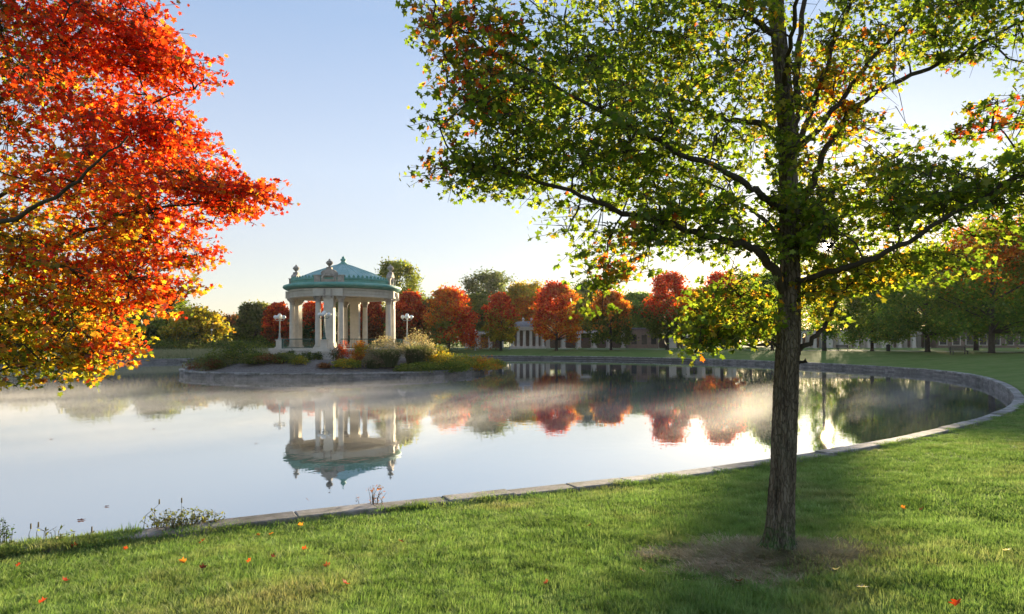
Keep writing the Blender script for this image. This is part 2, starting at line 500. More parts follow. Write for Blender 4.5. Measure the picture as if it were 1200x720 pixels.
# pond wall: mortar core, coping stones on top, coursed stones on the inner face
KZ = 0.55
pw = thing('pond_wall', 'low curved stone wall with grey coping round the pond', 'wall', (PC[0], PC[1], 0))
core = MB(); loops = [shore_loop(o_) for o_ in (0.02, 0.02, 0.34, 0.34)]; zs = (-0.4, KZ - 0.13, KZ - 0.13, -0.4)
core.add([(x - PC[0], y - PC[1], zs[k]) for k in range(4) for x, y in loops[k]],
         [(k * 360 + i, k * 360 + (i + 1) % 360, ((k + 1) % 4) * 360 + (i + 1) % 360, ((k + 1) % 4) * 360 + i) for k in range(4) for i in range(360)])
core.build('mortar_core', M['mortar'], pw)

def straight_stone(y0, y1, z0, z1, ln, bev=0.012):
    """Bevelled block, length along x, y0..y1 across (negative y = outwards)."""
    mb = MB(); h_ = ln / 2
    loop = [(y0, z0), (y0, z1 - bev), (y0 - bev, z1), (y1 + bev, z1), (y1, z1 - bev), (y1, z0)]
    m_ = 6; vs, fs = [], []
    for xx, sh in ((-h_, 1), (-h_ + bev, 0), (h_ - bev, 0), (h_, 1)):
        for y, z in loop: vs.append((xx, y, z - (bev * 0.5 if sh and z > z0 else 0)))
    for i in range(3):
        for j in range(m_):
            k = (j + 1) % m_; fs.append((i * m_ + j, i * m_ + k, (i + 1) * m_ + k, (i + 1) * m_ + j))
    fs.append(tuple(range(m_))[::-1]); fs.append(tuple(range(3 * m_, 4 * m_)))
    return mb.add(vs, fs)

def arc_stone(r0, r1, z0, z1, half, bev=0.012, seg=2):
    """A stone that follows the curve, centred on angle 0, with softened edges."""
    mb = MB(); vs, fs = [], []
    loop = [(r0, z0), (r0, z1 - bev), (r0 + bev, z1), (r1 - bev, z1), (r1, z1 - bev), (r1, z0)]
    m = len(loop)
    angs = np.linspace(-half, half, seg + 1)
    for a in angs:
        for r, z in loop: vs.append((r * math.cos(a), r * math.sin(a), z))
    for i in range(seg):
        for j in range(m):
            k = (j + 1) % m
            fs.append((i * m + j, i * m + k, (i + 1) * m + k, (i + 1) * m + j))
    fs.append(tuple(range(m))); fs.append(tuple(range(seg * m, seg * m + m))[::-1])
    return mb.add(vs, fs)

NCOP = 290
cl = SLEN / NCOP
cop_meshes = [straight_stone(0.05, -0.36, KZ - 0.127, KZ + dz, cl - 0.012, 0.018).mesh('coping_stone', M['kerb']) for dz in (0, 0.008, -0.008, 0.014)]
for i in range(NCOP):
    p, a = shore_at(i * cl)
    o = link('coping_stone', cop_meshes[int(rng.integers(4))], pw, (p[0] - PC[0], p[1] - PC[1], float(rng.normal() * 0.004)))
    o.rotation_euler = (rng.normal() * 0.006, rng.normal() * 0.003, a + rng.normal() * 0.003)
NW = int(SLEN / 1.05); wl_ = SLEN / NW
wall_meshes = {}
for c in range(3):
    z0 = -0.05 + c * 0.157
    for k, dr in enumerate((0.0, 0.012, 0.022)):
        wall_meshes[c, k] = straight_stone(0.03 + dr - 0.006 * c, -0.1, z0 + 0.006, z0 + 0.148, wl_ - 0.016, 0.012).mesh('wall_stone', M['wall_stone'])
for i in range(NW):
    p, a = shore_at(i * wl_)
    if p[1] < 26: continue                          # hidden behind the near coping
    for c in range(3):
        if p[1] > 105 and c != 1: continue          # too far off to tell the courses apart
        p, a = shore_at(i * wl_ + (wl_ / 2 if c % 2 else 0))
        o = link('wall_stone', wall_meshes[c, int(rng.integers(3))], pw, (p[0] - PC[0], p[1] - PC[1], 0))
        o.rotation_euler = (0, 0, a + rng.normal() * 0.004)

# island: stone edge and planted mound
iw = thing('island_wall', 'low round stone edging wall of the planted island', 'wall', (IC[0], IC[1], 0))
MB().ring([(IR - 0.4, -0.4), (IR - 0.4, 0.42), (IR - 0.03, 0.42), (IR - 0.03, -0.4)], 128).build('mortar_core', M['mortar'], iw)
NI = 80; istep = 2 * PI / NI
icap = [arc_stone(IR - 0.42, IR + 0.07, 0.423, 0.56 + d, istep / 2 - 0.0006, 0.015).mesh('coping_stone', M['kerb']) for d in (0, 0.01, -0.01)]
ist = {}
for c in range(2):
    for k, dr in enumerate((0.0, 0.012, 0.02)):
        ist[c, k] = arc_stone(IR - 0.2, IR + dr + 0.01 * (1 - c), -0.03 + c * 0.225, 0.185 + c * 0.225, istep / 2 - 0.0008, 0.01).mesh('wall_stone', M['wall_stone'])
for i in range(NI):
    o = link('coping_stone', icap[int(rng.integers(3))], iw); o.rotation_euler = (0, 0, i * istep)
    for c in range(2):
        o = link('wall_stone', ist[c, int(rng.integers(3))], iw); o.rotation_euler = (0, 0, i * istep + (istep / 2 if c else 0))

def hisland(x, y):
    r = np.hypot(np.asarray(x) - IC[0], np.asarray(y) - IC[1])
    return 0.40 + 1.05 * smooth01((IR - 0.4 - r) / 6.2)
ri = np.concatenate([[0.01], np.linspace(0.7, IR - 0.38, 22)])
RR, TH = np.meshgrid(ri, np.linspace(0, 2 * PI, 96, endpoint=False), indexing='ij')
X = IC[0] + RR * np.cos(TH); Y = IC[1] + RR * np.sin(TH)
Z = hisland(X, Y) + 0.05 * np.sin(X * 2.1) * np.sin(Y * 1.7 + 1)
ii, jj = np.meshgrid(np.arange(len(ri) - 1), np.arange(96), indexing='ij'); j2 = (jj + 1) % 96
F = np.stack([ii * 96 + jj, (ii + 1) * 96 + jj, (ii + 1) * 96 + j2, ii * 96 + j2], -1).reshape(-1, 4)
tag(link('island_ground', poly_mesh('island_ground', np.stack([X, Y, Z], -1).reshape(-1, 3), F, M['mulch'], smooth=True)),
    'grey mulched planting bed rising on the island', None, None, 'structure')

# path that rings the lawn beyond the trees
pv, pf = [], []
na = 150
for i in range(na + 1):
    a = math.radians(-40 + 190 * i / na)
    for r in (81.5 - PR + float(shore_r(a)), 85.0 - PR + float(shore_r(a))):
        x, y = PC[0] + r * math.cos(a), PC[1] + r * math.sin(a)
        pv.append((x, y, float(hz(x, y)) + 0.03))
for i in range(na): pf.append((2 * i, 2 * i + 1, 2 * i + 3, 2 * i + 2))
tag(MB().add(pv, pf).build('path', M['path']), 'pale path curving behind the row of trees', None, None, 'structure')

# ------------------------------------------------------------------ bandstand on the island
GX, GY = -17.8, 72.0
GROT = math.radians(-91.2)                        # direction of the pier that faces the camera
PZ = 2.45                                       # floor of the platform
gz = thing('bandstand', 'round stone bandstand with green copper roof on the island', 'bandstand', (GX, GY, 0))
pl = MB()
pl.lathe([(6.45, 0.9), (6.45, 1.35), (6.3, 1.42), (6.3, 2.2), (6.42, 2.26), (6.42, PZ)], 64)
pl.build('platform', M['stone'], gz)
for q in range(4):
    a = GROT + q * PI / 2
    b = MB()
    b.box((6.55, 0, 1.55), (1.7, 2.3, 1.3)); b.box((6.55, 0, 2.3), (1.86, 2.46, 0.31))
    o = b.build('lamp_plinth', M['stone'], gz); o.rotation_euler = (0, 0, a)

def polar(r, a, z=0.0): return (r * math.cos(a), r * math.sin(a), z)

pier = MB()
pier.box((5.0, 0, PZ + 0.3), (1.0, 1.12, 0.6)); pier.box((5.0, 0, 5.2), (0.82, 0.95, 4.4)); pier.box((5.0, 0, 7.5), (0.96, 1.1, 0.22))
pier.box((5.0, 0, 7.0), (0.88, 1.02, 0.08))
pier_mesh = pier.mesh('pier', M['stone'])
panel = MB().box((5.43, 0, 5.0), (0.06, 0.56, 3.2)).mesh('pier_panel', M['stone'])
block = MB()
block.box((5.03, 0, 7.98), (1.1, 2.9, 0.7))
block.box((5.03, -1.12, 7.98), (1.18, 0.68, 0.74)); block.box((5.03, 1.12, 7.98), (1.18, 0.68, 0.74))
block_mesh = block.mesh('entablature_block', M['stone'])
scroll_meshes = []
for sy in (-0.34, 0.34):
    vol = [(5.66 + 0.14 * math.cos(u) * (1 - 0.3 * (u > 0)), sy, 7.62 + 0.14 * math.sin(u)) for u in np.linspace(-2.8, 1.4, 8)]
    scroll_meshes.append(MB().tube([(5.6, sy, 8.28), (5.64, sy, 8.0), (5.7, sy, 7.8)] + vol[::-1], [0.09] * 3 + [0.08] * 8, 6).mesh('bracket', M['stone_warm']))
shaft_prof = [(0.29, 0.42), (0.295, 1.6), (0.28, 3.0), (0.25, 4.55)]
fl = MB(); vs = []; fs = []
NFL = 32
for r, z in shaft_prof:
    for i in range(NFL):
        a = 2 * PI * i / NFL; q = r * (1.0 if i % 2 else 0.94); vs.append((q * math.cos(a), q * math.sin(a), z))
for j in range(len(shaft_prof) - 1):
    for i in range(NFL):
        k = (i + 1) % NFL; fs.append((j * NFL + i, j * NFL + k, (j + 1) * NFL + k, (j + 1) * NFL + i))
fl.add(vs, fs)
shaft_mesh = fl.mesh('shaft', M['stone'])
colbase = MB().box((0, 0, 0.1), (0.76, 0.76, 0.2)); colbase.lathe([(0.37, 0.2), (0.39, 0.26), (0.37, 0.32), (0.32, 0.35), (0.34, 0.40), (0.3, 0.43)], 20)
colbase_mesh = colbase.mesh('column_base', M['stone'])
cap = MB().lathe([(0.25, 4.54), (0.29, 4.6), (0.26, 4.66), (0.32, 4.85), (0.39, 4.98)], 20); cap.box((0, 0, 5.06), (0.8, 0.8, 0.14))
for a in range(4):
    cap.sphere((0.33 * math.cos(a * PI / 2 + PI / 4), 0.33 * math.sin(a * PI / 2 + PI / 4), 4.9), 0.1, 8, 5)
cap_mesh = cap.mesh('capital', M['stone_warm'])

# pediment with arched panel, shields and an urn over each pier
ped = MB()
for k in range(-1, 2, 2):
    ped.box((5.0, k * 1.15, 9.35), (0.5, 0.62, 0.95)); ped.box((5.0, k * 1.15, 9.86), (0.6, 0.72, 0.12))
ped.box((5.0, 0, 9.5), (0.56, 1.5, 1.25))
arc = [(5.28, 0.8 * math.cos(a), 10.1 + 0.72 * math.sin(a)) for a in np.linspace(0, PI, 11)]
arcb = [(4.72, y, z) for _, y, z in arc]
ped.add(arc + arcb, [tuple(range(11)), tuple(range(11, 22))[::-1]] + [(i, i + 11, i + 12, i + 1) for i in range(10)] + [(0, 10, 21, 11)])
ped.lathe([(0.36, -0.07), (0.42, 0.0), (0.36, 0.07)], 12, (5.3, 0, 9.75))
for k in (-1, 1):
    ped.tube([(5.3, k * 0.5, 9.1), (5.34, k * 0.62, 9.45), (5.32, k * 0.5, 9.8), (5.3, k * 0.3, 10.2)], [0.09, 0.12, 0.1, 0.06], 8)
squash = lambda mb: setattr(mb, 'v', [(x, y, 9.3 + (z - 9.3) * 0.64 if z > 9.3 else z) for x, y, z in mb.v])
squash(ped)
ped_mesh = ped.mesh('pediment', M['stone_warm'])
urn = MB().box((5.0, 0, 10.95), (0.5, 0.5, 0.3))
urn.lathe([(0.2, 11.1), (0.12, 11.2), (0.1, 11.3), (0.2, 11.42), (0.34, 11.7), (0.36, 11.82), (0.26, 11.92), (0.3, 11.98), (0.18, 12.1), (0.07, 12.2), (0.11, 12.3), (0.0001, 12.42)], 14, (5.0, 0, 0))
squash(urn)
urn_mesh = urn.mesh('urn', M['stone_warm'])

for q in range(4):
    a = GROT + q * PI / 2
    for nm, me in (('pier', pier_mesh), ('pier_panel', panel), ('entablature_block', block_mesh), ('bracket', scroll_meshes[0]), ('bracket', scroll_meshes[1]), ('pediment', ped_mesh), ('urn', urn_mesh)):
        o = link(nm, me, gz); o.rotation_euler = (0, 0, a)
    for s in (-1, 1):
        ux, uy = math.cos(a), math.sin(a)
        c = link('column', shaft_mesh, gz, (5.02 * ux - s * 1.12 * uy, 5.02 * uy + s * 1.12 * ux, PZ))
        c.rotation_euler = (0, 0, a)
        link('column_base', colbase_mesh, c); link('capital', cap_mesh, c)

MB().ring([(4.45, 7.62), (4.45, 8.2), (4.4, 8.25), (4.4, 8.4), (5.5, 8.4), (5.5, 8.22), (5.38, 8.18), (5.38, 7.9), (5.3, 7.88), (5.3, 7.62)], 96).build('entablature', M['stone'], gz)
MB().lathe([(4.42, 8.12), (0.02, 8.5)], 64).build('ceiling', M['stone'], gz, True)
MB().ring([(5.2, 8.404), (5.75, 8.46), (6.0, 8.6), (6.08, 8.72), (6.02, 8.86), (5.9, 8.92), (5.3, 9.02), (5.2, 9.0)], 96).build('cornice', M['copper'], gz, True)
at = MB().ring([(4.7, 8.9), (5.22, 8.9), (5.22, 9.25), (5.3, 9.3), (5.3, 9.42), (5.1, 9.5), (4.6, 9.5)], 96)
at.build('attic_band', M['copper'], gz)
cr = MB()
for i in range(72):
    a = 2 * PI * i / 72
    x, y, _ = polar(5.2, a)
    cr.box((x, y, 9.55), (0.1, 0.22, 0.16), a); cr.box((x, y, 9.67), (0.08, 0.1, 0.1), a)
tag(cr.build('cresting', M['copper'], gz), kind='stuff')
NR = 32
roof = MB().lathe([(5.02, 9.503), (4.0, 9.96), (3.0, 10.37), (2.0, 10.76), (1.0, 11.1), (0.3, 11.32)], NR)
roof.build('roof', M['copper_pale'], gz)
rib = MB().tube([(5.02, 0, 9.5), (3.0, 0, 10.37), (1.0, 0, 11.1), (0.32, 0, 11.32)], [0.055, 0.055, 0.05, 0.04], 5).mesh('roof_rib', M['copper_pale'])
for i in range(NR):
    o = link('roof_rib', rib, gz); o.rotation_euler = (0, 0, 2 * PI * i / NR)
MB().lathe([(0.5, 11.2), (0.5, 11.34), (0.3, 11.45), (0.2, 11.62), (0.32, 11.74), (0.28, 11.84), (0.13, 11.93), (0.18, 12.0), (0.1, 12.08), (0.0001, 12.2)], 14).build('roof_finial', M['copper'], gz, True)

# railing between the piers' plinths
for q in range(4):
    a0 = GROT + q * PI / 2
    rail = MB()
    angs = [a0 + math.radians(d) for d in np.linspace(13, 77, 15)]
    for zz, r_ in ((PZ + 0.95, 0.04), (PZ + 0.12, 0.03)):
        rail.tube([polar(6.15, a, zz) for a in angs], [r_] * len(angs), 5)
    railing = rail.build('railing', M['iron_green'], gz)
    bal = MB()
    for a in np.linspace(a0 + math.radians(13), a0 + math.radians(77), 43):
        bal.tube([polar(6.15, a, PZ), polar(6.15, a, PZ + 0.95)], [0.014, 0.014], 4)
    tag(bal.build('baluster', M['iron_green'], railing), kind='stuff')

def globe_lamp(name, label, loc, iron, h=2.35, ped=0.9, rz=0.0, group='globe lamps at the bandstand', globes=5, scale=1.0):
    t = thing(name, label, 'lamp', loc, rz, group)
    t.scale = (scale,) * 3
    if ped:
        p = MB().box((0, 0, 0.07), (0.8, 0.8, 0.14)); p.box((0, 0, ped / 2), (0.6, 0.6, ped - 0.02)); p.box((0, 0, ped - 0.04), (0.74, 0.74, 0.1))
        p.build('pedestal', M['stone'], t)
    MB().lathe([(0.2, ped), (0.2, ped + 0.12), (0.13, ped + 0.2), (0.1, ped + 0.55), (0.13, ped + 0.6), (0.065, ped + 0.7), (0.055, ped + h - 0.35), (0.1, ped + h - 0.3), (0.06, ped + h - 0.2), (0.05, ped + h)], 10).build('pole', iron, t)
    arms = MB()
    pts = [(0, 0, ped + h + 0.22)]
    for k in range(globes - 1):
        a = k * 2 * PI / (globes - 1)
        e = (0.46 * math.cos(a), 0.46 * math.sin(a))
        arms.tube([(0, 0, ped + h - 0.28), (e[0] * 0.6, e[1] * 0.6, ped + h - 0.36), (e[0], e[1], ped + h - 0.24), (e[0], e[1], ped + h - 0.14)], [0.035, 0.03, 0.03, 0.05], 6)
        pts.append((e[0], e[1], ped + h + 0.04))
    if globes > 1: arms.build('arms', iron, t)
    for p in pts:
        MB().sphere(p, 0.2, 12, 8).build('globe', M['globe'], t, True)
    return t

lamp_text = ['green globe lamp on the plinth in front of the bandstand', 'pale globe lamp at the right side of the bandstand', 'globe lamp behind the bandstand', 'pale globe lamp left of the bandstand columns']
for q in range(4):
    if q == 2: continue                          # hidden behind the bandstand
    a = GROT + q * PI / 2
    globe_lamp('globe_lamp', lamp_text[q], (GX + 6.75 * math.cos(a), GY + 6.75 * math.sin(a), PZ + 0.005), M['iron_green'] if q == 0 else M['iron_pale'], rz=a)

# ------------------------------------------------------------------ leaves and trees
def hexcol(cols, n, jit=0.18):
    """n colours drawn from a palette [(weight, rgb)], each varied a little."""
    wts = np.array([c[0] for c in cols], float); wts /= wts.sum()
    base = np.array([c[1] for c in cols])[rng.choice(len(cols), n, p=wts)]
    return np.clip(base * (1 + jit * rng.normal(size=(n, 1))) * (1 + 0.06 * rng.normal(size=(n, 3))), 0.004, 0.9)

RED = [(3, (0.52, 0.045, 0.014)), (3, (0.58, 0.09, 0.018)), (2, (0.38, 0.03, 0.015)), (2, (0.60, 0.16, 0.022))]
ORANGE = [(3, (0.58, 0.17, 0.02)), (3, (0.56, 0.26, 0.025)), (2, (0.44, 0.09, 0.018)), (1, (0.45, 0.30, 0.04))]
YELLOW = [(3, (0.44, 0.33, 0.03)), (3, (0.34, 0.29, 0.03)), (2, (0.24, 0.25, 0.03)), (1, (0.5, 0.27, 0.03))]
GREEN = [(4, (0.095, 0.14, 0.018)), (3, (0.07, 0.112, 0.016)), (2, (0.14, 0.18, 0.022)), (1, (0.22, 0.23, 0.03))]
DARKGREEN = [(3, (0.035, 0.07, 0.02)), (3, (0.05, 0.09, 0.026)), (1, (0.08, 0.11, 0.03))]
OLIVE = [(3, (0.13, 0.15, 0.055)), (2, (0.17, 0.17, 0.06)), (2, (0.10, 0.13, 0.05))]
YGREEN = [(3, (0.17, 0.21, 0.04)), (2, (0.24, 0.25, 0.045)), (2, (0.12, 0.165, 0.035))]
GREYGREEN = [(3, (0.10, 0.13, 0.07)), (2, (0.13, 0.15, 0.085)), (1, (0.075, 0.105, 0.05))]
RUSSET = [(3, (0.20, 0.07, 0.03)), (2, (0.14, 0.06, 0.035)), (2, (0.26, 0.11, 0.035)), (1, (0.09, 0.07, 0.03))]
MGREEN = [(3, (0.12, 0.22, 0.035)), (2, (0.17, 0.26, 0.04)), (2, (0.085, 0.17, 0.03)), (1, (0.28, 0.30, 0.045))]
PAL = dict(mgreen=MGREEN, red=RED, orange=ORANGE, yellow=YELLOW, green=GREEN, dark=DARKGREEN, olive=OLIVE, ygreen=YGREEN, grey=GREYGREEN, russet=RUSSET)

# clump leaf for distant crowns: bent quad with a point
T_FAR = np.array([[0, -0.5, 0], [0.36, 0.0, 0.10], [0, 0.55, -0.02], [-0.36, 0.05, 0.08]])

def far_tree(name, label, x, y, h, w, top, bottom, split=0.5, nleaf=5200, size=0.34, clear=0.17, shape='egg', group=None, seed=0, side=None, z=None):
    """A background tree: tapered trunk, limbs, crown of leaf clumps gathered at branch ends.
    top / bottom: palettes above and below the height split; side: palette on the right side."""
    z0 = float(hz(x, y)) if z is None else z
    t = thing(name, label, 'tree', (x, y, z0 - 0.05), 0, group)
    rs = random.Random(seed * 77 + 5)
    c0 = h * clear
    tr = MB()
    r0 = 0.020 * h + 0.05
    lean = [rs.uniform(-0.02, 0.02) * h for _ in range(2)]
    tp = [(0, 0, 0), (0, 0, 0.25), (lean[0] * 0.3, lean[1] * 0.3, c0), (lean[0] * 0.7, lean[1] * 0.7, h * 0.5), (lean[0], lean[1], h * 0.86)]
    tr.tube(tp, [r0 * 1.35, r0, r0 * 0.85, r0 * 0.5, r0 * 0.12], 8)
    nb = 90
    centres, rad = [], []
    for k in range(nb):
        u = (k + 0.5) / nb
        zf = clear + (1 - clear) * (u ** 0.85) * 0.97
        s = (zf - clear) / (1 - clear)
        if shape == 'egg': prof = (max(0.0, 1 - abs(2 * (s ** 0.8) - 0.85) ** 2.2 / 1.45)) ** 0.6 * (1.0 if s < 0.55 else 1 - 0.25 * (s - 0.55))
        elif shape == 'round': prof = max(0.05, math.sin(PI * (0.1 + 0.86 * s))) ** 0.6
        elif shape == 'low': prof = max(0.05, math.cos(PI / 2 * s)) ** 0.55
        else: prof = max(0.05, 1 - s) ** 0.7
        a = k * 2.39996 + rs.uniform(-0.4, 0.4)
        q = w / 2 * prof * (rs.uniform(0.35, 1.0) ** 0.55) * rs.uniform(0.72, 1.2)
        zz = h * zf - 0.18 * q * (1 - s)
        centres.append((q * math.cos(a) + lean[0] * zf, q * math.sin(a) + lean[1] * zf, zz))
        rad.append(w * rs.uniform(0.055, 0.115))
        if k % 5 == 0 and s < 0.85:
            zb = max(c0 * 0.8, zz - 0.55 * q - 0.3)
            tr.tube([(lean[0] * 0.5, lean[1] * 0.5, zb), (centres[-1][0] * 0.5, centres[-1][1] * 0.5, (zb + zz) / 2 + 0.2), centres[-1]], [r0 * 0.4, r0 * 0.25, 0.02], 5, False)
    tr.build('trunk', M['far_bark'], t, True)
    centres = np.array(centres); rad = np.array(rad)
    idx = rng.choice(nb, nleaf, p=rad ** 2 / (rad ** 2).sum())
    P = centres[idx] + rng.normal(size=(nleaf, 3)) * rad[idx][:, None] * np.array([1, 1, 0.62]) * 0.75
    R = rand_rot(nleaf, 1.3)
    S = size * rng.uniform(0.6, 1.35, nleaf)
    V = scatter(T_FAR, P, R, S)
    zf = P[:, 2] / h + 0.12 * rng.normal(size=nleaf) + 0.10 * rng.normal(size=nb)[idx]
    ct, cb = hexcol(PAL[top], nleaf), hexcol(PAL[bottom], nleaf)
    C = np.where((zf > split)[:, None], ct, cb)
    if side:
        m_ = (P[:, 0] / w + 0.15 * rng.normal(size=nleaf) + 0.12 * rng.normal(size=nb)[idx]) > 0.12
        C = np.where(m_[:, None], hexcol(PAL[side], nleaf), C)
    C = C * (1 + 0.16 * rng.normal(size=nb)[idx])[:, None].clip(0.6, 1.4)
    F = np.arange(nleaf * 4).reshape(-1, 4)
    tag(link('crown', poly_mesh('crown', V, F, M['far_leaf'], np.repeat(C, 4, 0)), t), kind='stuff')
    return t

def at_px(xp, D): return (xp - 600) * D / 800

# (pixel of the trunk, distance, pixel of the top, width in pixels, palettes, split, shape, label)
FAR = [
 # the row of maples on the far lawn
 (326, 133, 355, 34, 'red', 'russet', 0.35, 'egg', 'small red maple left of the bandstand beside the pale lamp', None),
 (368, 136, 355, 40, 'red', 'dark', 0.55, 'egg', 'red maple seen between the left and middle bandstand columns', None),
 (432, 136, 347, 44, 'red', 'russet', 0.5, 'egg', 'russet maple with red crown seen between the middle and right bandstand columns', None),
 (480, 138, 342, 46, 'red', 'russet', 0.5, 'egg', 'dark red maple directly right of the bandstand roof', None),
 (526, 134, 338, 62, 'orange', 'ygreen', 0.42, 'egg', 'broad flame orange maple above the island grasses', 'red'),
 (587, 138, 343, 40, 'red', 'yellow', 0.58, 'egg', 'slim maple with red top and yellow green lower leaves by the pavilion', None),
 (652, 136, 332, 56, 'red', 'orange', 0.46, 'egg', 'tall red and orange maple right of the stone pavilion', 'orange'),
 (716, 134, 342, 54, 'orange', 'green', 0.58, 'egg', 'dark green maple with rusty crown in front of the colonnade', None),
 (782, 134, 320, 58, 'red', 'green', 0.55, 'egg', 'reddish brown maple behind the hanging leaf spray', None),
 (846, 132, 320, 58, 'red', 'orange', 0.55, 'egg', 'green maple with red top just left of the big trunk', None),
 # the green maples on the right
 (905, 120, 322, 64, 'mgreen', 'green', 0.4, 'egg', 'green maple right behind the big trunk', None),
 (966, 112, 299, 38, 'mgreen', 'mgreen', 0.4, 'cone', 'pointed green tree added right of the big trunk to shade the lawn at its foot', None),  # added tree, its narrow top shaped to cover the big trunk's cast shadow
 (1022, 104, 326, 84, 'mgreen', 'mgreen', 0.5, 'egg', 'dark green maple behind the bench facing the colonnade', None),
 (1087, 92, 292, 112, 'mgreen', 'mgreen', 0.45, 'egg', 'large green maple between the two park benches', None),
 (1162, 80, 262, 150, 'orange', 'mgreen', 0.74, 'egg', 'largest green maple with orange top at the right edge', None),
 (1144, 112, 290, 90, 'red', 'mgreen', 0.6, 'egg', 'maple with red crown behind the largest right maple', None),
 (1245, 84, 262, 130, 'red', 'mgreen', 0.66, 'egg', 'maple cut by the right picture edge with rusty leaves', None),
 # tall trees behind
 (465, 178, 306, 62, 'ygreen', 'ygreen', 0.5, 'round', 'tall yellow green tree rising behind the bandstand roof', None),
 (407, 190, 338, 60, 'olive', 'dark', 0.5, 'round', 'olive tree visible through the bandstand arches', None),
 (574, 186, 320, 70, 'grey', 'dark', 0.4, 'round', 'tall grey green tree behind the orange maple', None),
 (618, 182, 332, 56, 'yellow', 'ygreen', 0.4, 'round', 'yellow green tree rising over the stone pavilion', None),
 (690, 190, 330, 66, 'grey', 'green', 0.5, 'round', 'grey green tree behind the tall red maple', None),
 (745, 190, 346, 70, 'ygreen', 'dark', 0.5, 'round', 'green tree filling the gap behind the rusty maple', None),
 (815, 186, 342, 70, 'olive', 'green', 0.5, 'round', 'olive green tree beyond the colonnade near the trunk', None),
 (880, 190, 322, 80, 'green', 'dark', 0.5, 'round', 'dark tree beyond the colonnade behind the trunk', None),
 (1050, 180, 318, 100, 'ygreen', 'green', 0.5, 'round', 'dark green tree rising beyond the right colonnade', None),
 (1135, 184, 296, 110, 'russet', 'dark', 0.6, 'round', 'brown topped tree beyond the brown building', None),
 (1215, 180, 300, 110, 'green', 'dark', 0.5, 'round', 'dark tree beyond the brown building at the edge', None),
 (556, 178, 346, 46, 'ygreen', 'olive', 0.4, 'round', 'yellow green tree between the flame orange and slim maples', None),
 (616, 178, 350, 46, 'orange', 'ygreen', 0.5, 'round', 'orange and green tree between the slim and tall red maples', None),
 (684, 178, 344, 50, 'yellow', 'ygreen', 0.45, 'round', 'golden green tree between the tall red and rusty maples', None),
 (748, 178, 344, 54, 'mgreen', 'green', 0.4, 'round', 'fresh green tree right of the rusty maple', None),
 (814, 178, 340, 56, 'orange', 'mgreen', 0.5, 'round', 'green tree with orange crown left of the red topped maple', None),
 # far left bank
 (30, 120, 372, 90, 'green', 'dark', 0.5, 'low', 'low dark tree behind the yellow leaves at the left edge', None),
 (110, 140, 350, 80, 'ygreen', 'dark', 0.5, 'round', 'green tree partly behind the orange branches', None),
 (188, 168, 342, 66, 'green', 'dark', 0.5, 'round', 'dark green tree rising behind the yellow bush', None),
 (228, 140, 364, 70, 'yellow', 'olive', 0.35, 'low', 'bright yellow spreading tree on the left bank', None),
 (172, 142, 372, 56, 'ygreen', 'dark', 0.5, 'low', 'yellow green low tree beside the orange leaves', None),
 (272, 185, 372, 46, 'russet', 'olive', 0.6, 'round', 'thin brownish tree right of the yellow tree', None),
 (300, 172, 356, 44, 'olive', 'green', 0.45, 'round', 'pale olive tree left of the small red maple', None),
 (344, 190, 366, 40, 'olive', 'dark', 0.5, 'round', 'small olive tree behind the left bandstand columns', None),
 (246, 190, 370, 50, 'grey', 'dark', 0.5, 'round', 'grey green tree far behind the yellow tree', None),
 (510, 190, 350, 50, 'olive', 'dark', 0.5, 'round', 'olive tree glimpsed between two red maples', None),
]
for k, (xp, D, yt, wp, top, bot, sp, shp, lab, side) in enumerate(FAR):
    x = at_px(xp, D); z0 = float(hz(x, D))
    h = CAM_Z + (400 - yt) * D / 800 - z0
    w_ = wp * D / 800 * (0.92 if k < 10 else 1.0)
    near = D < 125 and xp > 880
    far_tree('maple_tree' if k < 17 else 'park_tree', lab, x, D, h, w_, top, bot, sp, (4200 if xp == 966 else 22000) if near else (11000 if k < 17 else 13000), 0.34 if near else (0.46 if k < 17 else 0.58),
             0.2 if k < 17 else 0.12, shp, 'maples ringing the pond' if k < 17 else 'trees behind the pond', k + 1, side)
# low tree line closing the view between and beyond the trees
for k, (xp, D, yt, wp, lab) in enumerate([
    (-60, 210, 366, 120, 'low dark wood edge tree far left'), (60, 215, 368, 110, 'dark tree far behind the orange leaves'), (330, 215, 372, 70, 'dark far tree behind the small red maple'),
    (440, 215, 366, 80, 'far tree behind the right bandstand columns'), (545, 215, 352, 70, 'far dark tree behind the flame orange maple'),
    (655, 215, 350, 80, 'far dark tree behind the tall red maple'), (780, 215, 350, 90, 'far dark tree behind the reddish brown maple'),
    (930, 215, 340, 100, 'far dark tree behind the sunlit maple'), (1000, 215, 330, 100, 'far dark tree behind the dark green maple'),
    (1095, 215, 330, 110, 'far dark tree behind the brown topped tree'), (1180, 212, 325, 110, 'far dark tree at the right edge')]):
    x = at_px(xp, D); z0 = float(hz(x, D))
    far_tree('park_tree', lab, x, D, CAM_Z + (400 - yt) * D / 800 - z0, wp * D / 800, 'green' if k % 2 else 'olive', 'dark', 0.4, 6000, 0.65, 0.05, 'round', 'trees behind the pond', 60 + k)

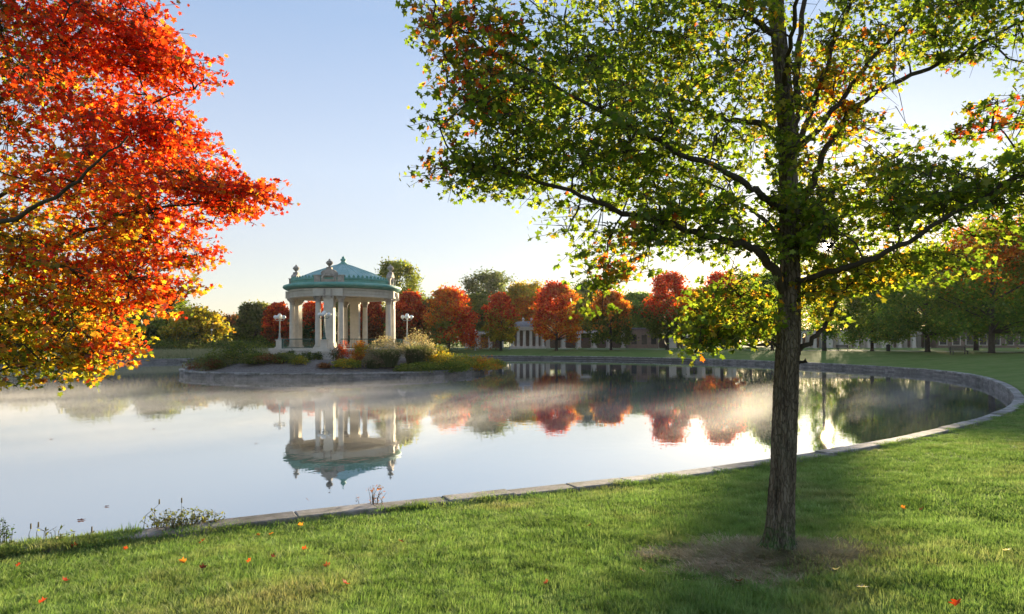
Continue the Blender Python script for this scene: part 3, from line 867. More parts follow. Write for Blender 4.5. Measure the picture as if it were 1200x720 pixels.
# ------------------------------------------------------------------ colonnade, pavilion and building beyond the path
CD = 166.0
def colonnade(label, x0, x1, spacing, hcol, seed, wide=()):
    zb = float(hz((x0 + x1) / 2, CD)) - 0.05
    t = thing('colonnade', label, 'colonnade', ((x0 + x1) / 2, CD, zb), 0, 'colonnades beyond the path')
    L_ = x1 - x0
    nn = int(round(L_ / spacing))
    rs = random.Random(seed)
    for row, yo in enumerate((0.0, 3.6)):
        for i in range(nn + 1):
            xx = -L_ / 2 + i * L_ / nn
            wd = 1.9 if (i in wide and row == 0) else 0.85
            c = MB().box((0, 0, 0.15), (wd + 0.25, 1.1, 0.3)); c.box((0, 0, hcol / 2 + 0.1), (wd, 0.85, hcol - 0.3)); c.box((0, 0, hcol - 0.1), (wd + 0.22, 1.07, 0.2))
            c.build('column', M['stone'], t, False, (xx, yo, 0))
    for yo in (0.0, 3.6):
        MB().box((0, yo, hcol + 0.3), (L_ + 1.4, 0.8, 0.56)).build('beam', M['stone'], t)
    for i in range(int(L_ / 1.6)):
        MB().box((0, 0, 0), (0.2, 5.4, 0.24)).build('rafter', M['wood'], t, False, (-L_ / 2 + 0.8 + i * 1.6, 1.8, hcol + 0.705))
    MB().box((0, 5.2, 1.3), (L_, 0.4, 2.6)).build('backing', M['brown_wall'], t)  # brown wall parts, also put in for dark hedge and shade behind
    return t
colonnade('long pale stone colonnade behind the far maples', 5.0, 54.0, 3.7, 3.7, 1, (6, 7, 9, 12))
colonnade('pale stone colonnade behind the right trees and bench', 70.0, 101.0, 3.4, 3.6, 2, (2, 3, 5, 6))
colonnade('short pale colonnade left of the stone pavilion', -11.0, -2.5, 2.8, 3.5, 3)

pvx, pvz = at_px(618, CD - 3), float(hz(4, CD))
pv = thing('pavilion', 'small stone pavilion with curved roof among the far maples', 'pavilion', (pvx, CD - 3, pvz))
MB().box((0, 0, 0.2), (8.6, 6.6, 0.5)).build('plinth', M['stone'], pv)
for xx in (-3.6, -2.2, -0.75, 0.75, 2.2, 3.6):
    for yy in (-2.6, 2.6):
        c = MB().lathe([(0.45, 0.45), (0.45, 0.6), (0.36, 0.7), (0.33, 4.0), (0.42, 4.15), (0.48, 4.3)], 12)
        c.build('column', M['stone'], pv, False, (xx, yy, 0))
MB().box((0, 0, 4.6), (8.6, 6.4, 0.6)).build('entablature', M['stone'], pv)
MB().box((0, 0, 4.98), (9.2, 7.0, 0.16)).build('cornice', M['stone'], pv)
rf = MB()
profile = [(4.4, 5.06), (4.1, 5.5), (3.4, 6.0), (2.4, 6.3), (0.9, 6.4)]
vs = []; fs = []
for wx, zz in profile:
    for sx, sy in ((-1, -1), (1, -1), (1, 1), (-1, 1)): vs.append((sx * wx, sy * wx * 0.75, zz))
for j in range(len(profile) - 1):
    for i in range(4): fs.append((j * 4 + i, j * 4 + (i + 1) % 4, (j + 1) * 4 + (i + 1) % 4, (j + 1) * 4 + i))
fs.append((16, 17, 18, 19))
rf.add(vs, fs).build('roof', M['roof_grey'], pv)
for xx in (-1.0, 1.0): MB().lathe([(0.3, 6.3), (0.2, 6.6), (0.35, 6.9), (0.1, 7.3), (0.0001, 7.5)], 8, (xx, 0, 0)).build('roof_finial', M['stone'], pv)
MB().box((0, 2.2, 2.4), (6.2, 0.3, 3.9)).build('backing', M['brown_wall'], pv)

bx0, bx1 = 102.0, 131.0
bb = thing('park_building', 'long brown building behind the trees at the right edge', 'building', ((bx0 + bx1) / 2, CD + 2, float(hz(115, CD)) - 0.05))
MB().box((0, 0, 2.2), (bx1 - bx0, 8, 4.4)).build('wall', M['brown_wall'], bb)
MB().box((0, 0, 4.55), (bx1 - bx0 + 1.2, 9.2, 0.3)).build('roof', M['roof_grey'], bb)
for i in range(9):
    wx = -13 + i * 3.2
    wdw = MB().box((wx, -4.03, 2.0), (1.7, 0.1, 2.4)).build('window', M['dark_glass'], bb)
    f_ = MB()
    for s in (-1, 1): f_.box((wx + s * 0.9, -4.06, 2.0), (0.14, 0.2, 2.6))
    f_.box((wx, -4.07, 3.28), (2.0, 0.22, 0.14)); f_.box((wx, -4.08, 0.72), (2.1, 0.3, 0.14))
    f_.build('window_frame', M['stone'], wdw)

# brown block with dark openings between the two long colonnades
mx0 = at_px(735, CD - 1)
gb = thing('gate_house', 'small brown gate house seen under the rusty maple', 'building', (at_px(752, CD - 3), CD - 3, float(hz(30, CD)) - 0.05))
MB().box((0, 0, 2.3), (7.0, 4.2, 4.6)).build('wall', M['brown_wall'], gb)
MB().box((0, 0, 4.75), (7.8, 5.0, 0.3)).build('roof', M['roof_grey'], gb)
for xx in (-2.2, 0.2, 2.4): MB().box((xx, -2.12, 2.1), (1.2, 0.1, 2.2)).build('window', M['dark_glass'], gb)

# park benches, bin, far lamps
def bench(label, xp, D):
    x = at_px(xp, D)
    t = thing('park_bench', label, 'bench', (x, D, float(hz(x, D)) + 0.0), 0, 'benches on the right lawn')
    for k in range(4): MB().box((0, -0.22 + k * 0.15, 0.45), (2.0, 0.12, 0.05)).build('seat_slat', M['wood'], t)
    for k in range(3): MB().box((0, 0.34 + 0.03 * k, 0.6 + k * 0.15), (2.0, 0.04, 0.12)).build('back_slat', M['wood'], t)
    for s in (-0.85, 0.85):
        l_ = MB().box((s, -0.22, 0.21), (0.07, 0.07, 0.43)); l_.box((s, 0.3, 0.47), (0.07, 0.07, 0.94)); l_.box((s, 0.04, 0.40), (0.07, 0.6, 0.05))
        l_.build('leg', M['iron_dark'], t)
    return t
bench('dark slatted park bench nearer the big trunk on the right lawn', 988, 112)
bench('dark slatted park bench under the largest right maple', 1124, 80)
bx = at_px(1041, 100)
lb = thing('litter_bin', 'small dark litter bin on the lawn behind the pond', 'bin', (bx, 100, float(hz(bx, 100))))
MB().lathe([(0.24, 0.03), (0.28, 0.1), (0.28, 0.8), (0.3, 0.84)], 12).build('body', M['iron_dark'], lb)
MB().lathe([(0.31, 0.84), (0.3, 0.95), (0.12, 1.05), (0.0001, 1.06)], 12).build('lid', M['iron_dark'], lb)
for xp, D, lab, h_ in ((557, 138, 'single globe lamp right of the flame orange maple', 3.9), (597, 142, 'single globe lamp beside the slim maple', 4.0),
                       (676, 140, 'single globe lamp right of the tall red maple', 4.0), (248, 138, 'single globe lamp in front of the yellow tree', 3.8), (905, 128, 'single globe lamp left of the big trunk on the far lawn', 4.0)):
    x = at_px(xp, D)
    globe_lamp('path_lamp', lab, (x, D, float(hz(x, D)) - 0.02), M['iron_pale'], h_, 0.0, 0, 'single lamps along the far path', 1)

# ------------------------------------------------------------------ shrubs and ornamental grasses
T_LEAF = np.array([[0, -0.5, 0], [0.22, 0.05, 0.05], [0, 0.55, 0], [-0.22, 0.05, 0.05]])
def shrub(name, label, x, y, z, w, h, pal, pal2, n=900, size=0.12, group='shrubs on the island', cat='shrub'):
    t = thing(name, label, cat, (x, y, z), 0, group)
    nc = 34
    a = rng.uniform(0, 2 * PI, nc); r = np.sqrt(rng.uniform(0, 1, nc)); hh = rng.uniform(0.15, 1.0, nc)
    c = np.stack([w / 2 * r * np.cos(a), w / 2 * r * np.sin(a), h * hh * np.sqrt(np.clip(1 - 0.7 * r * r, 0, 1))], 1)
    i = rng.integers(0, nc, n)
    P = c[i] + rng.normal(size=(n, 3)) * np.array([0.11 * w, 0.11 * w, 0.1 * h]); P[:, 2] = np.abs(P[:, 2])
    V = scatter(T_LEAF, P, rand_rot(n, 0.8), size * rng.uniform(0.6, 1.4, n))
    C = np.where((rng.uniform(size=nc)[i] < 0.55)[:, None], hexcol(PAL[pal], n), hexcol(PAL[pal2], n))
    tag(link('foliage', poly_mesh('foliage', V, np.arange(n * 4).reshape(-1, 4), M['far_leaf'], np.repeat(C, 4, 0)), t), kind='stuff')
    s = MB()
    for k in range(7):
        e = c[k]
        s.tube([(0, 0, -0.05), (e[0] * 0.4, e[1] * 0.4, e[2] * 0.6), tuple(e)], [0.03, 0.02, 0.008], 4, False)
    s.build('stem', M['stem'], t)
    return t

def blades(n, w, h, spread, droop, bw, seg=4, hvar=0.35):
    """Arching grass blades as strips; returns V, F(quads)."""
    a = rng.uniform(0, 2 * PI, n); r = w * np.sqrt(rng.uniform(0, 1, n))
    bx_, by_ = r * np.cos(a), r * np.sin(a)
    d = a + rng.normal(size=n) * 0.7
    H = h * (1 - hvar + 2 * hvar * rng.uniform(size=n) * 0.5 + 0)
    out = spread * rng.uniform(0.2, 1.0, n)
    V = []
    for j in range(seg + 1):
        s = j / seg
        hx = bx_ + np.cos(d) * out * s ** 1.7; hy = by_ + np.sin(d) * out * s ** 1.7
        hzv = H * (s - droop * s ** 3)
        ww = bw * (1 - 0.92 * s)
        px_, py_ = -np.sin(d) * ww, np.cos(d) * ww
        V.append(np.stack([hx - px_, hy - py_, hzv], 1)); V.append(np.stack([hx + px_, hy + py_, hzv], 1))
    V = np.stack(V, 1)                              # n, 2(seg+1), 3
    k = 2 * (seg + 1)
    F = np.concatenate([np.arange(n)[:, None] * k + np.array([2 * j, 2 * j + 1, 2 * j + 3, 2 * j + 2]) for j in range(seg)], 0)
    return V.reshape(-1, 3), F, k

def ornamental_grass(label, x, y, z, w, h, pal, plume, n=2000):
    t = thing('ornamental_grass', label, 'grass clump', (x, y, z), 0, 'ornamental grasses on the island')
    V, F, k = blades(n, w * 0.26, h, w * 0.46, 0.30, 0.022)
    C = np.repeat(hexcol(PAL[pal], n), k, 0)
    tag(link('blades', poly_mesh('blades', V, F, M['far_leaf'], C), t), kind='stuff')
    if plume:
        n2 = 1800
        a = rng.uniform(0, 2 * PI, n2); r = w * 0.5 * np.sqrt(rng.uniform(0, 1, n2))
        P = np.stack([r * np.cos(a), r * np.sin(a), h * (0.98 - 0.55 * (r / (w * 0.5)) ** 2 + 0.1 * rng.normal(size=n2))], 1)
        V = scatter(T_LEAF, P, rand_rot(n2, 2.0), 0.16 * rng.uniform(0.6, 1.3, n2))
        C = hexcol([(2, (0.26, 0.22, 0.17)), (2, (0.33, 0.28, 0.22)), (1, (0.22, 0.20, 0.13))], n2)
        tag(link('plumes', poly_mesh('plumes', V, np.arange(n2 * 4).reshape(-1, 4), M['far_leaf'], np.repeat(C, 4, 0)), t), kind='stuff')
    return t

def on_island(xp, D):
    x = at_px(xp, D); return x, D, float(hisland(x, D)) - 0.03
for xp, D, w_, h_, p1, p2, lab in [
    (243, 62.5, 2.6, 1.0, 'olive', 'russet', 'leftmost olive shrub at the island edge'),
    (262, 63.5, 2.6, 1.4, 'green', 'olive', 'green shrub second from the left end of the island'),
    (283, 65.0, 3.0, 1.7, 'dark', 'green', 'dark green shrub below the left lamp'),
    (300, 62.0, 2.0, 0.9, 'olive', 'green', 'low olive shrub in front of the dark green shrub'),
    (318, 61.5, 1.8, 0.8, 'russet', 'olive', 'low russet shrub left of the platform'),
    (338, 61.5, 2.0, 0.8, 'ygreen', 'olive', 'low yellow green shrub before the platform'),
    (352, 60.5, 1.4, 0.7, 'yellow', 'ygreen', 'small yellowish plant on the mulch slope'),
    (340, 65.2, 0.9, 0.9, 'dark', 'dark', 'small dark box shrub against the platform, left one'),
    (360, 63.2, 1.2, 0.8, 'dark', 'green', 'dark shrub against the platform, middle one'),
    (373, 63.8, 0.9, 0.8, 'dark', 'green', 'dark box shrub left of the red shrub'),
    (395, 63.2, 1.3, 1.4, 'russet', 'dark', 'dark red leaved shrub below the front lamp'),
    (402, 63.5, 1.0, 1.7, 'red', 'red', 'small bright red shrub below the front lamp'),
    (424, 64.0, 1.6, 1.4, 'orange', 'yellow', 'orange leaved shrub left of the tall grasses'),
    (405, 60.0, 2.0, 0.6, 'ygreen', 'yellow', 'low yellow groundcover plant in the middle of the mulch'),
    (418, 62.0, 1.2, 0.6, 'russet', 'orange', 'low rusty plant beside the tall grasses'),
    (380, 59.5, 1.2, 0.45, 'russet', 'russet', 'tiny brown plant on the mulch slope'),
    (508, 66.0, 2.4, 1.7, 'olive', 'yellow', 'tan shrub right of the second tall grass'),
    (520, 64.5, 3.0, 1.4, 'yellow', 'ygreen', 'broad yellow shrub on the right of the island'),
    (541, 66.0, 3.0, 1.3, 'ygreen', 'yellow', 'yellow green shrub second from the right end'),
    (560, 67.5, 3.0, 1.1, 'yellow', 'orange', 'golden shrub near the right end of the island'),
    (575, 70.0, 2.2, 0.9, 'yellow', 'ygreen', 'golden shrub at the right tip of the island'),
    (530, 62.5, 2.4, 0.8, 'ygreen', 'green', 'low green shrub in front of the broad yellow shrub'),
    (500, 61.5, 2.6, 0.8, 'green', 'ygreen', 'low green shrub in front of the tan shrub'),
    (481, 60.5, 2.0, 0.7, 'ygreen', 'olive', 'low green plant in front of the tall grasses')]:
    x, y, z = on_island(xp, D)
    big_ = w_ > 1.5
    shrub('island_shrub', lab, x, y, z, w_ * (1.15 if big_ else 1.0), h_ * (1.15 if big_ else 1.0), p1, p2, 2600 if big_ else 900, 0.19 if big_ else 0.14)
for xp, D, w_, h_, lab in [(452, 61.5, 3.7, 2.5, 'large purple tinged grass clump left of two'), (489, 64.0, 3.6, 2.9, 'large purple tinged grass clump right of two'),
                           (437, 60.5, 2.0, 1.2, 'smaller grass clump beside the orange leaved shrub')]:
    x, y, z = on_island(xp, D)
    ornamental_grass(lab, x, y, z, w_, h_, 'grey', True)

# bushes along the left and far banks
for k, (xp, D, w_, h_, p1, p2, lab) in enumerate([
    (150, 130, 8, 2.2, 'dark', 'green', 'dark bush under the low yellow green tree'), (186, 131, 7, 2.6, 'green', 'olive', 'rounded green bush left of the yellow tree'),
    (222, 132, 8, 2.0, 'olive', 'dark', 'olive bush under the bright yellow tree'), (268, 132, 7, 2.4, 'dark', 'olive', 'dark bush right of the single lamp'),
    (290, 133, 6, 2.0, 'grey', 'olive', 'grey bush below the pale olive tree'), (312, 131, 6, 2.2, 'dark', 'green', 'dark bush left of the bandstand lamp'),
    (350, 132, 8, 2.0, 'dark', 'russet', 'dark bush seen between left bandstand columns'), (376, 133, 6, 2.2, 'dark', 'olive', 'dark bush seen left of the front pier'),
    (432, 132, 8, 2.2, 'dark', 'olive', 'dark bush seen right of the front pier'), (470, 133, 7, 2.4, 'dark', 'russet', 'dark bush behind the right lamp'),
    (505, 132, 8, 2.0, 'olive', 'dark', 'olive bush under the flame orange maple'), (563, 140, 6, 3.4, 'russet', 'orange', 'round russet bush between two maples'),
    (100, 128, 9, 2.4, 'dark', 'olive', 'dark bush low behind the hanging orange leaves'), (40, 124, 10, 2.4, 'green', 'dark', 'green bush low at the left edge'),
    (410, 134, 7, 2.0, 'dark', 'olive', 'dark bush directly behind the front pier')]):
    x = at_px(xp, D)
    shrub('bank_bush', lab, x, D, float(hz(x, D)) - 0.05, w_, h_, p1, p2, 1300, 0.3, 'bushes on the far bank')

# tall pale grass on the far left bank
n = 16000
a_ = np.radians(rng.uniform(96, 172, n)); r_ = shore_r(a_) + 0.9 + 9 * rng.uniform(0, 1, n) ** 0.8
gx, gy = PC[0] + r_ * np.cos(a_), PC[1] + r_ * np.sin(a_)
V, F, k = blades(n, 0.0, 1.25, 0.35, 0.1, 0.035, 2)
V = V.reshape(n, k, 3); V[:, :, 0] += gx[:, None]; V[:, :, 1] += gy[:, None]; V[:, :, 2] += hz(gx, gy)[:, None] - 0.03
tag(link('tall_grass', poly_mesh('tall_grass', V.reshape(-1, 3), F, M['reed'])), 'tall pale grass fringing the far left bank', 'grass', None, 'stuff')

# ------------------------------------------------------------------ maple leaves of the two near trees
half = [(0, 0), (0.20, -0.10), (0.48, 0.06), (0.28, 0.27), (0.58, 0.56), (0.21, 0.60), (0.0, 1.0)]
T_MAPLE = np.array([(0, 0, 0), (0, 1.0, -0.06)] + [(x, y, 0.16 * x - 0.25 * x * x - 0.06 * y * y) for x, y in half[1:6]] + [(-x, y, 0.16 * x - 0.25 * x * x - 0.06 * y * y) for x, y in half[1:6]])
T_MAPLE[:, 1] -= 0.35
F_MAPLE = np.array([[0, 2, 3, 4, 5, 6, 1], [0, 1, 11, 10, 9, 8, 7]])

def leaf_cloud(P, R, S, C):
    n = len(P)
    V = scatter(T_MAPLE, P, R, S)
    F = (np.arange(n)[:, None, None] * 12 + F_MAPLE[None]).reshape(-1, 7)
    return V, F, np.repeat(C, 12, 0)

def in_blob(b, n):
    """n points in an ellipsoid (centre, radii), a little denser towards the outside."""
    c, r = b
    d = rng.normal(size=(n, 3)); d /= np.linalg.norm(d, axis=1)[:, None]
    return np.asarray(c) + d * (rng.uniform(0, 1, n) ** 0.42)[:, None] * np.asarray(r)

def near_maple(label, trunk_pts, trunk_r, branches, blobs, colour, leaf_size, per_tip, bark, group=None, gaps=()):
    """trunk_pts/branches in world space; blobs: (centre, radii, number of sprays)."""
    base = np.array(trunk_pts[0])
    t = thing('maple_tree', label, 'tree', tuple(base), 0, group)
    # trunk: ridged bark as real relief
    pts = np.array(trunk_pts); rad = np.array(trunk_r)
    s = np.concatenate([[0], np.cumsum(np.linalg.norm(np.diff(pts, axis=0), axis=1))])
    ns, nn = 320, 112
    u = np.linspace(0, s[-1], ns)
    cp = np.stack([np.interp(u, s, pts[:, k]) for k in range(3)], 1)
    ker = np.ones(15) / 15
    for k in range(3):
        e = np.concatenate([np.full(7, cp[0, k]), cp[:, k], np.full(7, cp[-1, k])]); cp[:, k] = np.convolve(e, ker, 'valid') if k < 2 else cp[:, k]
    cr_ = np.interp(u, s, rad)
    ang = np.linspace(0, 2 * PI, nn, endpoint=False)
    A, U = np.meshgrid(ang, u)
    ridge = np.zeros_like(A)
    for f_, am, ph, tw in ((9, 0.03, 0.3, 0.35), (17, 0.035, 1.7, -0.5), (27, 0.03, 4.0, 0.8), (41, 0.02, 0.6, -1.1), (5, 0.03, 2.2, 0.6)):
        ridge += am * np.sin(f_ * A + ph + tw * U + 1.3 * np.sin(U * 2.1 + ph * 3) + 0.8 * np.sin(U * 5.3 + A * 2 + ph))
    ridge = np.where(ridge < 0, ridge * 1.5, ridge * 0.8) + 0.012 * rng.normal(size=A.shape)
    knot = 0.16 * np.exp(-(((A - 3.5) / 0.5) ** 2 + ((U - 1.62) / 0.10) ** 2)) + 0.10 * np.exp(-(((A - 5.0) / 0.4) ** 2 + ((U - 0.75) / 0.06) ** 2)) + 0.13 * np.exp(-(((A - 4.2) / 0.35) ** 2 + ((U - 1.36) / 0.12) ** 2))
    flare = 0.20 * np.exp(-U / 0.22) + 0.5 * np.exp(-U / 0.07) * (1 + 0.55 * np.sin(5 * A + 0.7))
    RRr = cr_[:, None] * (1 + ridge + knot + flare)
    X = cp[:, 0:1] + RRr * np.cos(A); Y = cp[:, 1:2] + RRr * np.sin(A); Z = np.repeat(cp[:, 2:3], nn, 1)
    i_, j_ = np.meshgrid(np.arange(ns - 1), np.arange(nn), indexing='ij'); k_ = (j_ + 1) % nn
    F = np.stack([i_ * nn + j_, i_ * nn + k_, (i_ + 1) * nn + k_, (i_ + 1) * nn + j_], -1).reshape(-1, 4)
    Vt = np.stack([X, Y, Z], -1).reshape(-1, 3) - base
    Vt[:nn, 2] -= 0.12
    link('trunk', poly_mesh('trunk', Vt, F, bark, smooth=True), t)
    nodes = [cp[i] for i in range(90, ns, 8)]
    for (bp, r0, r1) in branches:
        bp = np.array(bp)
        q = np.linspace(0, len(bp) - 1, 5 * len(bp))
        sm = np.stack([np.interp(q, np.arange(len(bp)), bp[:, k]) for k in range(3)], 1)
        for _ in range(2): sm[1:-1] = (sm[:-2] + 2 * sm[1:-1] + sm[2:]) / 4
        sm[1:-1] += rng.normal(size=(len(sm) - 2, 3)) * 0.012
        MB().tube(sm - base, np.linspace(r0 * 0.72, r1, len(sm)), 7, True, 0.08).build('branch', M['dark_bark'], t, True)
        nodes += list(sm[2:])
    nodes = np.array(nodes)
    tips = np.concatenate([in_blob((c, r), n_) for c, r, n_ in blobs], 0)
    for gc, gr in gaps:
        tips = tips[(((tips - np.asarray(gc)) / np.asarray(gr)) ** 2).sum(1) > 1]
    # twigs: each spray hangs from the nearest wood, through an intermediate joint shared by neighbours
    tw = MB()
    P_, R_, S_ = [], [], []
    joints = tips[rng.choice(len(tips), max(8, len(tips) // 7), replace=False)]
    first = np.array([np.linalg.norm(nodes - jn, axis=1).min() for jn in joints])
    grown = nodes.copy()                            # twigs branch from wood or from twigs already there
    for jn in joints[np.argsort(first)]:
        dd = np.linalg.norm(grown - jn, axis=1) + 0.3 * np.abs(grown[:, 2] - jn[2] + 0.15)
        nd = grown[dd.argmin()]; ln = np.linalg.norm(jn - nd)
        if ln > 1.3: continue
        bend = rng.normal(size=3) * 0.06 * ln
        path = [nd, nd * 0.66 + jn * 0.34 + np.array([0, 0, 0.07 * ln]) + bend, nd * 0.3 + jn * 0.7 + np.array([0, 0, 0.06 * ln]) - bend * 0.6, jn]
        tw.tube([q_ - base for q_ in path], [0.011, 0.008, 0.006, 0.005], 5, False)
        grown = np.vstack([grown, path[1:]])
    for tp in tips:
        dd = np.linalg.norm(joints - tp, axis=1); jn = joints[dd.argmin()]
        v = tp - jn; ln = np.linalg.norm(v)
        if 1e-3 < ln < 0.9: tw.tube([jn - base, (jn + tp) / 2 - base + np.array([0, 0, 0.03]), tp - base], [0.005, 0.004, 0.0025], 4, False)
        out_ = np.array([tp[0] - pts[3][0], tp[1] - pts[3][1], 0.0]); out_ /= np.linalg.norm(out_) + 1e-6
        dirv = out_ * 0.75 + v / (ln + 1e-6) * 0.3 + rng.normal(size=3) * np.array([0.45, 0.45, 0.22]); dirv[2] -= 0.16; dirv /= np.linalg.norm(dirv)
        m_ = per_tip + int(rng.integers(-4, 5))
        q = rng.uniform(-1.0, 1.0, m_)[:, None]
        wq = 1.15 - 0.6 * np.abs(q)
        tw.tube([tp - dirv * 0.2 - base, tp - base, tp + dirv * 0.22 - base], [0.004, 0.003, 0.0015], 3, False)
        P_.append(tp + dirv * q * 0.25 + np.clip(rng.normal(size=(m_, 3)), -1.7, 1.7) * wq * np.array([0.066, 0.066, 0.034]))
        fr = rand_rot(m_, 1.0)
        P_len = m_
        R_.append(fr); S_.append(leaf_size * rng.uniform(0.55, 1.25, m_))
    tag(tw.build('twigs', M['dark_bark'], t), kind='stuff')
    P = np.concatenate(P_); R = np.concatenate(R_); S = np.concatenate(S_)
    # leaves hang: point the blade outward and down
    al = R[:, :, 1] + np.array([0, 0, -0.55]); al /= np.linalg.norm(al, axis=1)[:, None]
    nm = R[:, :, 2] - (R[:, :, 2] * al).sum(1)[:, None] * al; nm /= np.linalg.norm(nm, axis=1)[:, None]
    R = np.stack([np.cross(al, nm), al, nm], 2)
    for gc, gr in gaps:
        k = (((P - np.asarray(gc)) / np.asarray(gr)) ** 2).sum(1) > 1
        P, R, S = P[k], R[k], S[k]
    # a chink in the foliage along the line to the low sun
    rel = P - np.array([0, 0, CAM_Z]); sdv = np.array(SUN_DIR)
    far_off = np.linalg.norm(rel - (rel @ sdv)[:, None] * sdv, axis=1) > 0.095
    P, R, S = P[far_off], R[far_off], S[far_off]
    C = colour(P)
    # the 300 largest in view are leaves of their own, the rest one mass
    sx, sy = 600 + 800 * P[:, 0] / P[:, 1], 400 - 800 * (P[:, 2] - CAM_Z) / P[:, 1]
    see = (sx > 0) & (sx < 1200) & (sy > 0) & (sy < 720)
    score = np.where(see, S / P[:, 1], 0)
    top_ = np.argsort(-score)[:300]
    rest = np.ones(len(P), bool); rest[top_] = False
    V, F, CC = leaf_cloud(P[rest] - base, R[rest], S[rest], C[rest])
    tag(link('leaf_mass', poly_mesh('leaf_mass', V, F, M['leaf'], CC), t), kind='stuff')
    # a dozen shared leaf meshes in the colours of the chosen leaves
    order = top_[np.argsort(C[top_][:, 0] / (C[top_][:, 1] + 0.01))]
    for g in np.array_split(order, 14):
        V, F, CC = leaf_cloud(np.zeros((1, 3)), np.eye(3)[None], np.ones(1), C[g].mean(0)[None])
        me = poly_mesh('leaf', V, F, M['leaf'], CC)
        for i in g:
            o = link('leaf', me, t)
            o.matrix_local = Matrix.Translation(Vector(P[i] - base)) @ Matrix(R[i].tolist()).to_4x4() @ Matrix.Scale(float(S[i]), 4)
    print('near maple', label, 'leaves', len(P))
    return t

def blob(xp, yp, rx, ry, D, rd, n):
    return (px(xp, yp, D), (rx * D / 800, rd, ry * D / 800), n)
def poly(D0, pts):
    """Branch through pixels; every entry x, y, depth offset."""
    return [px(x, y, D0 + d) for x, y, d in pts]

# --- green maple, right
def moss_bark():
    m, N, L, out = nodes_of('mossy_maple_bark')
    c = ramp(N, L, noise_node(N, L, 10, 10, 0.7, 'Object', (1, 1, 0.16)), [(0.28, (0.06, 0.048, 0.035)), (0.5, (0.17, 0.14, 0.105)), (0.75, (0.32, 0.275, 0.215))])
    tc = N.new('ShaderNodeTexCoord'); sp = N.new('ShaderNodeSeparateXYZ'); L.new(tc.outputs['Object'], sp.inputs[0])
    mp = N.new('ShaderNodeMapping'); mp.inputs['Scale'].default_value = (1, 1, 0.2)
    wob = N.new('ShaderNodeVectorMath'); wob.operation = 'MULTIPLY_ADD'
    wnz = N.new('ShaderNodeTexNoise'); wnz.inputs['Scale'].default_value = 12; L.new(tc.outputs['Object'], wnz.inputs['Vector'])
    L.new(wnz.outputs['Color'], wob.inputs[0]); wob.inputs[1].default_value = (0.05, 0.05, 0.2); L.new(tc.outputs['Object'], wob.inputs[2])
    L.new(wob.outputs[0], mp.inputs['Vector'])
    vo = N.new('ShaderNodeTexVoronoi'); vo.feature = 'DISTANCE_TO_EDGE'; vo.inputs['Scale'].default_value = 34; L.new(mp.outputs[0], vo.inputs['Vector'])
    crack = ramp(N, L, vo.outputs['Distance'], [(0.0, (0.22, 0.2, 0.18)), (0.14, (1, 1, 1))])
    c = mixc(N, L, 0.6, c, crack, 'MULTIPLY')
    hgt = ramp(N, L, sp.outputs[2], [(0.02, (1, 1, 1)), (0.42, (0, 0, 0))])
    pat = ramp(N, L, noise_node(N, L, 16, 6, 0.75, 'Object'), [(0.42, (0, 0, 0)), (0.60, (1, 1, 1))])
    f = mixc(N, L, 1.0, hgt, pat, 'MULTIPLY')
    c = mixc(N, L, f, c, (0.06, 0.15, 0.03))
    grey = ramp(N, L, noise_node(N, L, 5, 6, 0.7, 'Object'), [(0.5, (0, 0, 0)), (0.7, (0.5, 0.5, 0.5))])
    c = mixc(N, L, grey, c, (0.19, 0.19, 0.14))
    b = N.new('ShaderNodeBsdfPrincipled'); b.inputs['Roughness'].default_value = 0.95; b.inputs['Specular IOR Level'].default_value = 0.15
    L.new(c, b.inputs['Base Color'])
    bp = N.new('ShaderNodeBump'); bp.inputs['Strength'].default_value = 1.0; bp.inputs['Distance'].default_value = 0.02
    hsum = N.new('ShaderNodeMath'); hsum.operation = 'MULTIPLY_ADD'; L.new(crack, hsum.inputs[0]); hsum.inputs[1].default_value = 0.8; L.new(noise_node(N, L, 26, 10, 0.75, 'Object', (1, 1, 0.22)), hsum.inputs[2])
    L.new(hsum.outputs[0], bp.inputs['Height']); L.new(bp.outputs[0], b.inputs['Normal'])
    L.new(b.outputs[0], out.inputs['Surface'])
    return m
M['moss_bark'] = moss_bark()

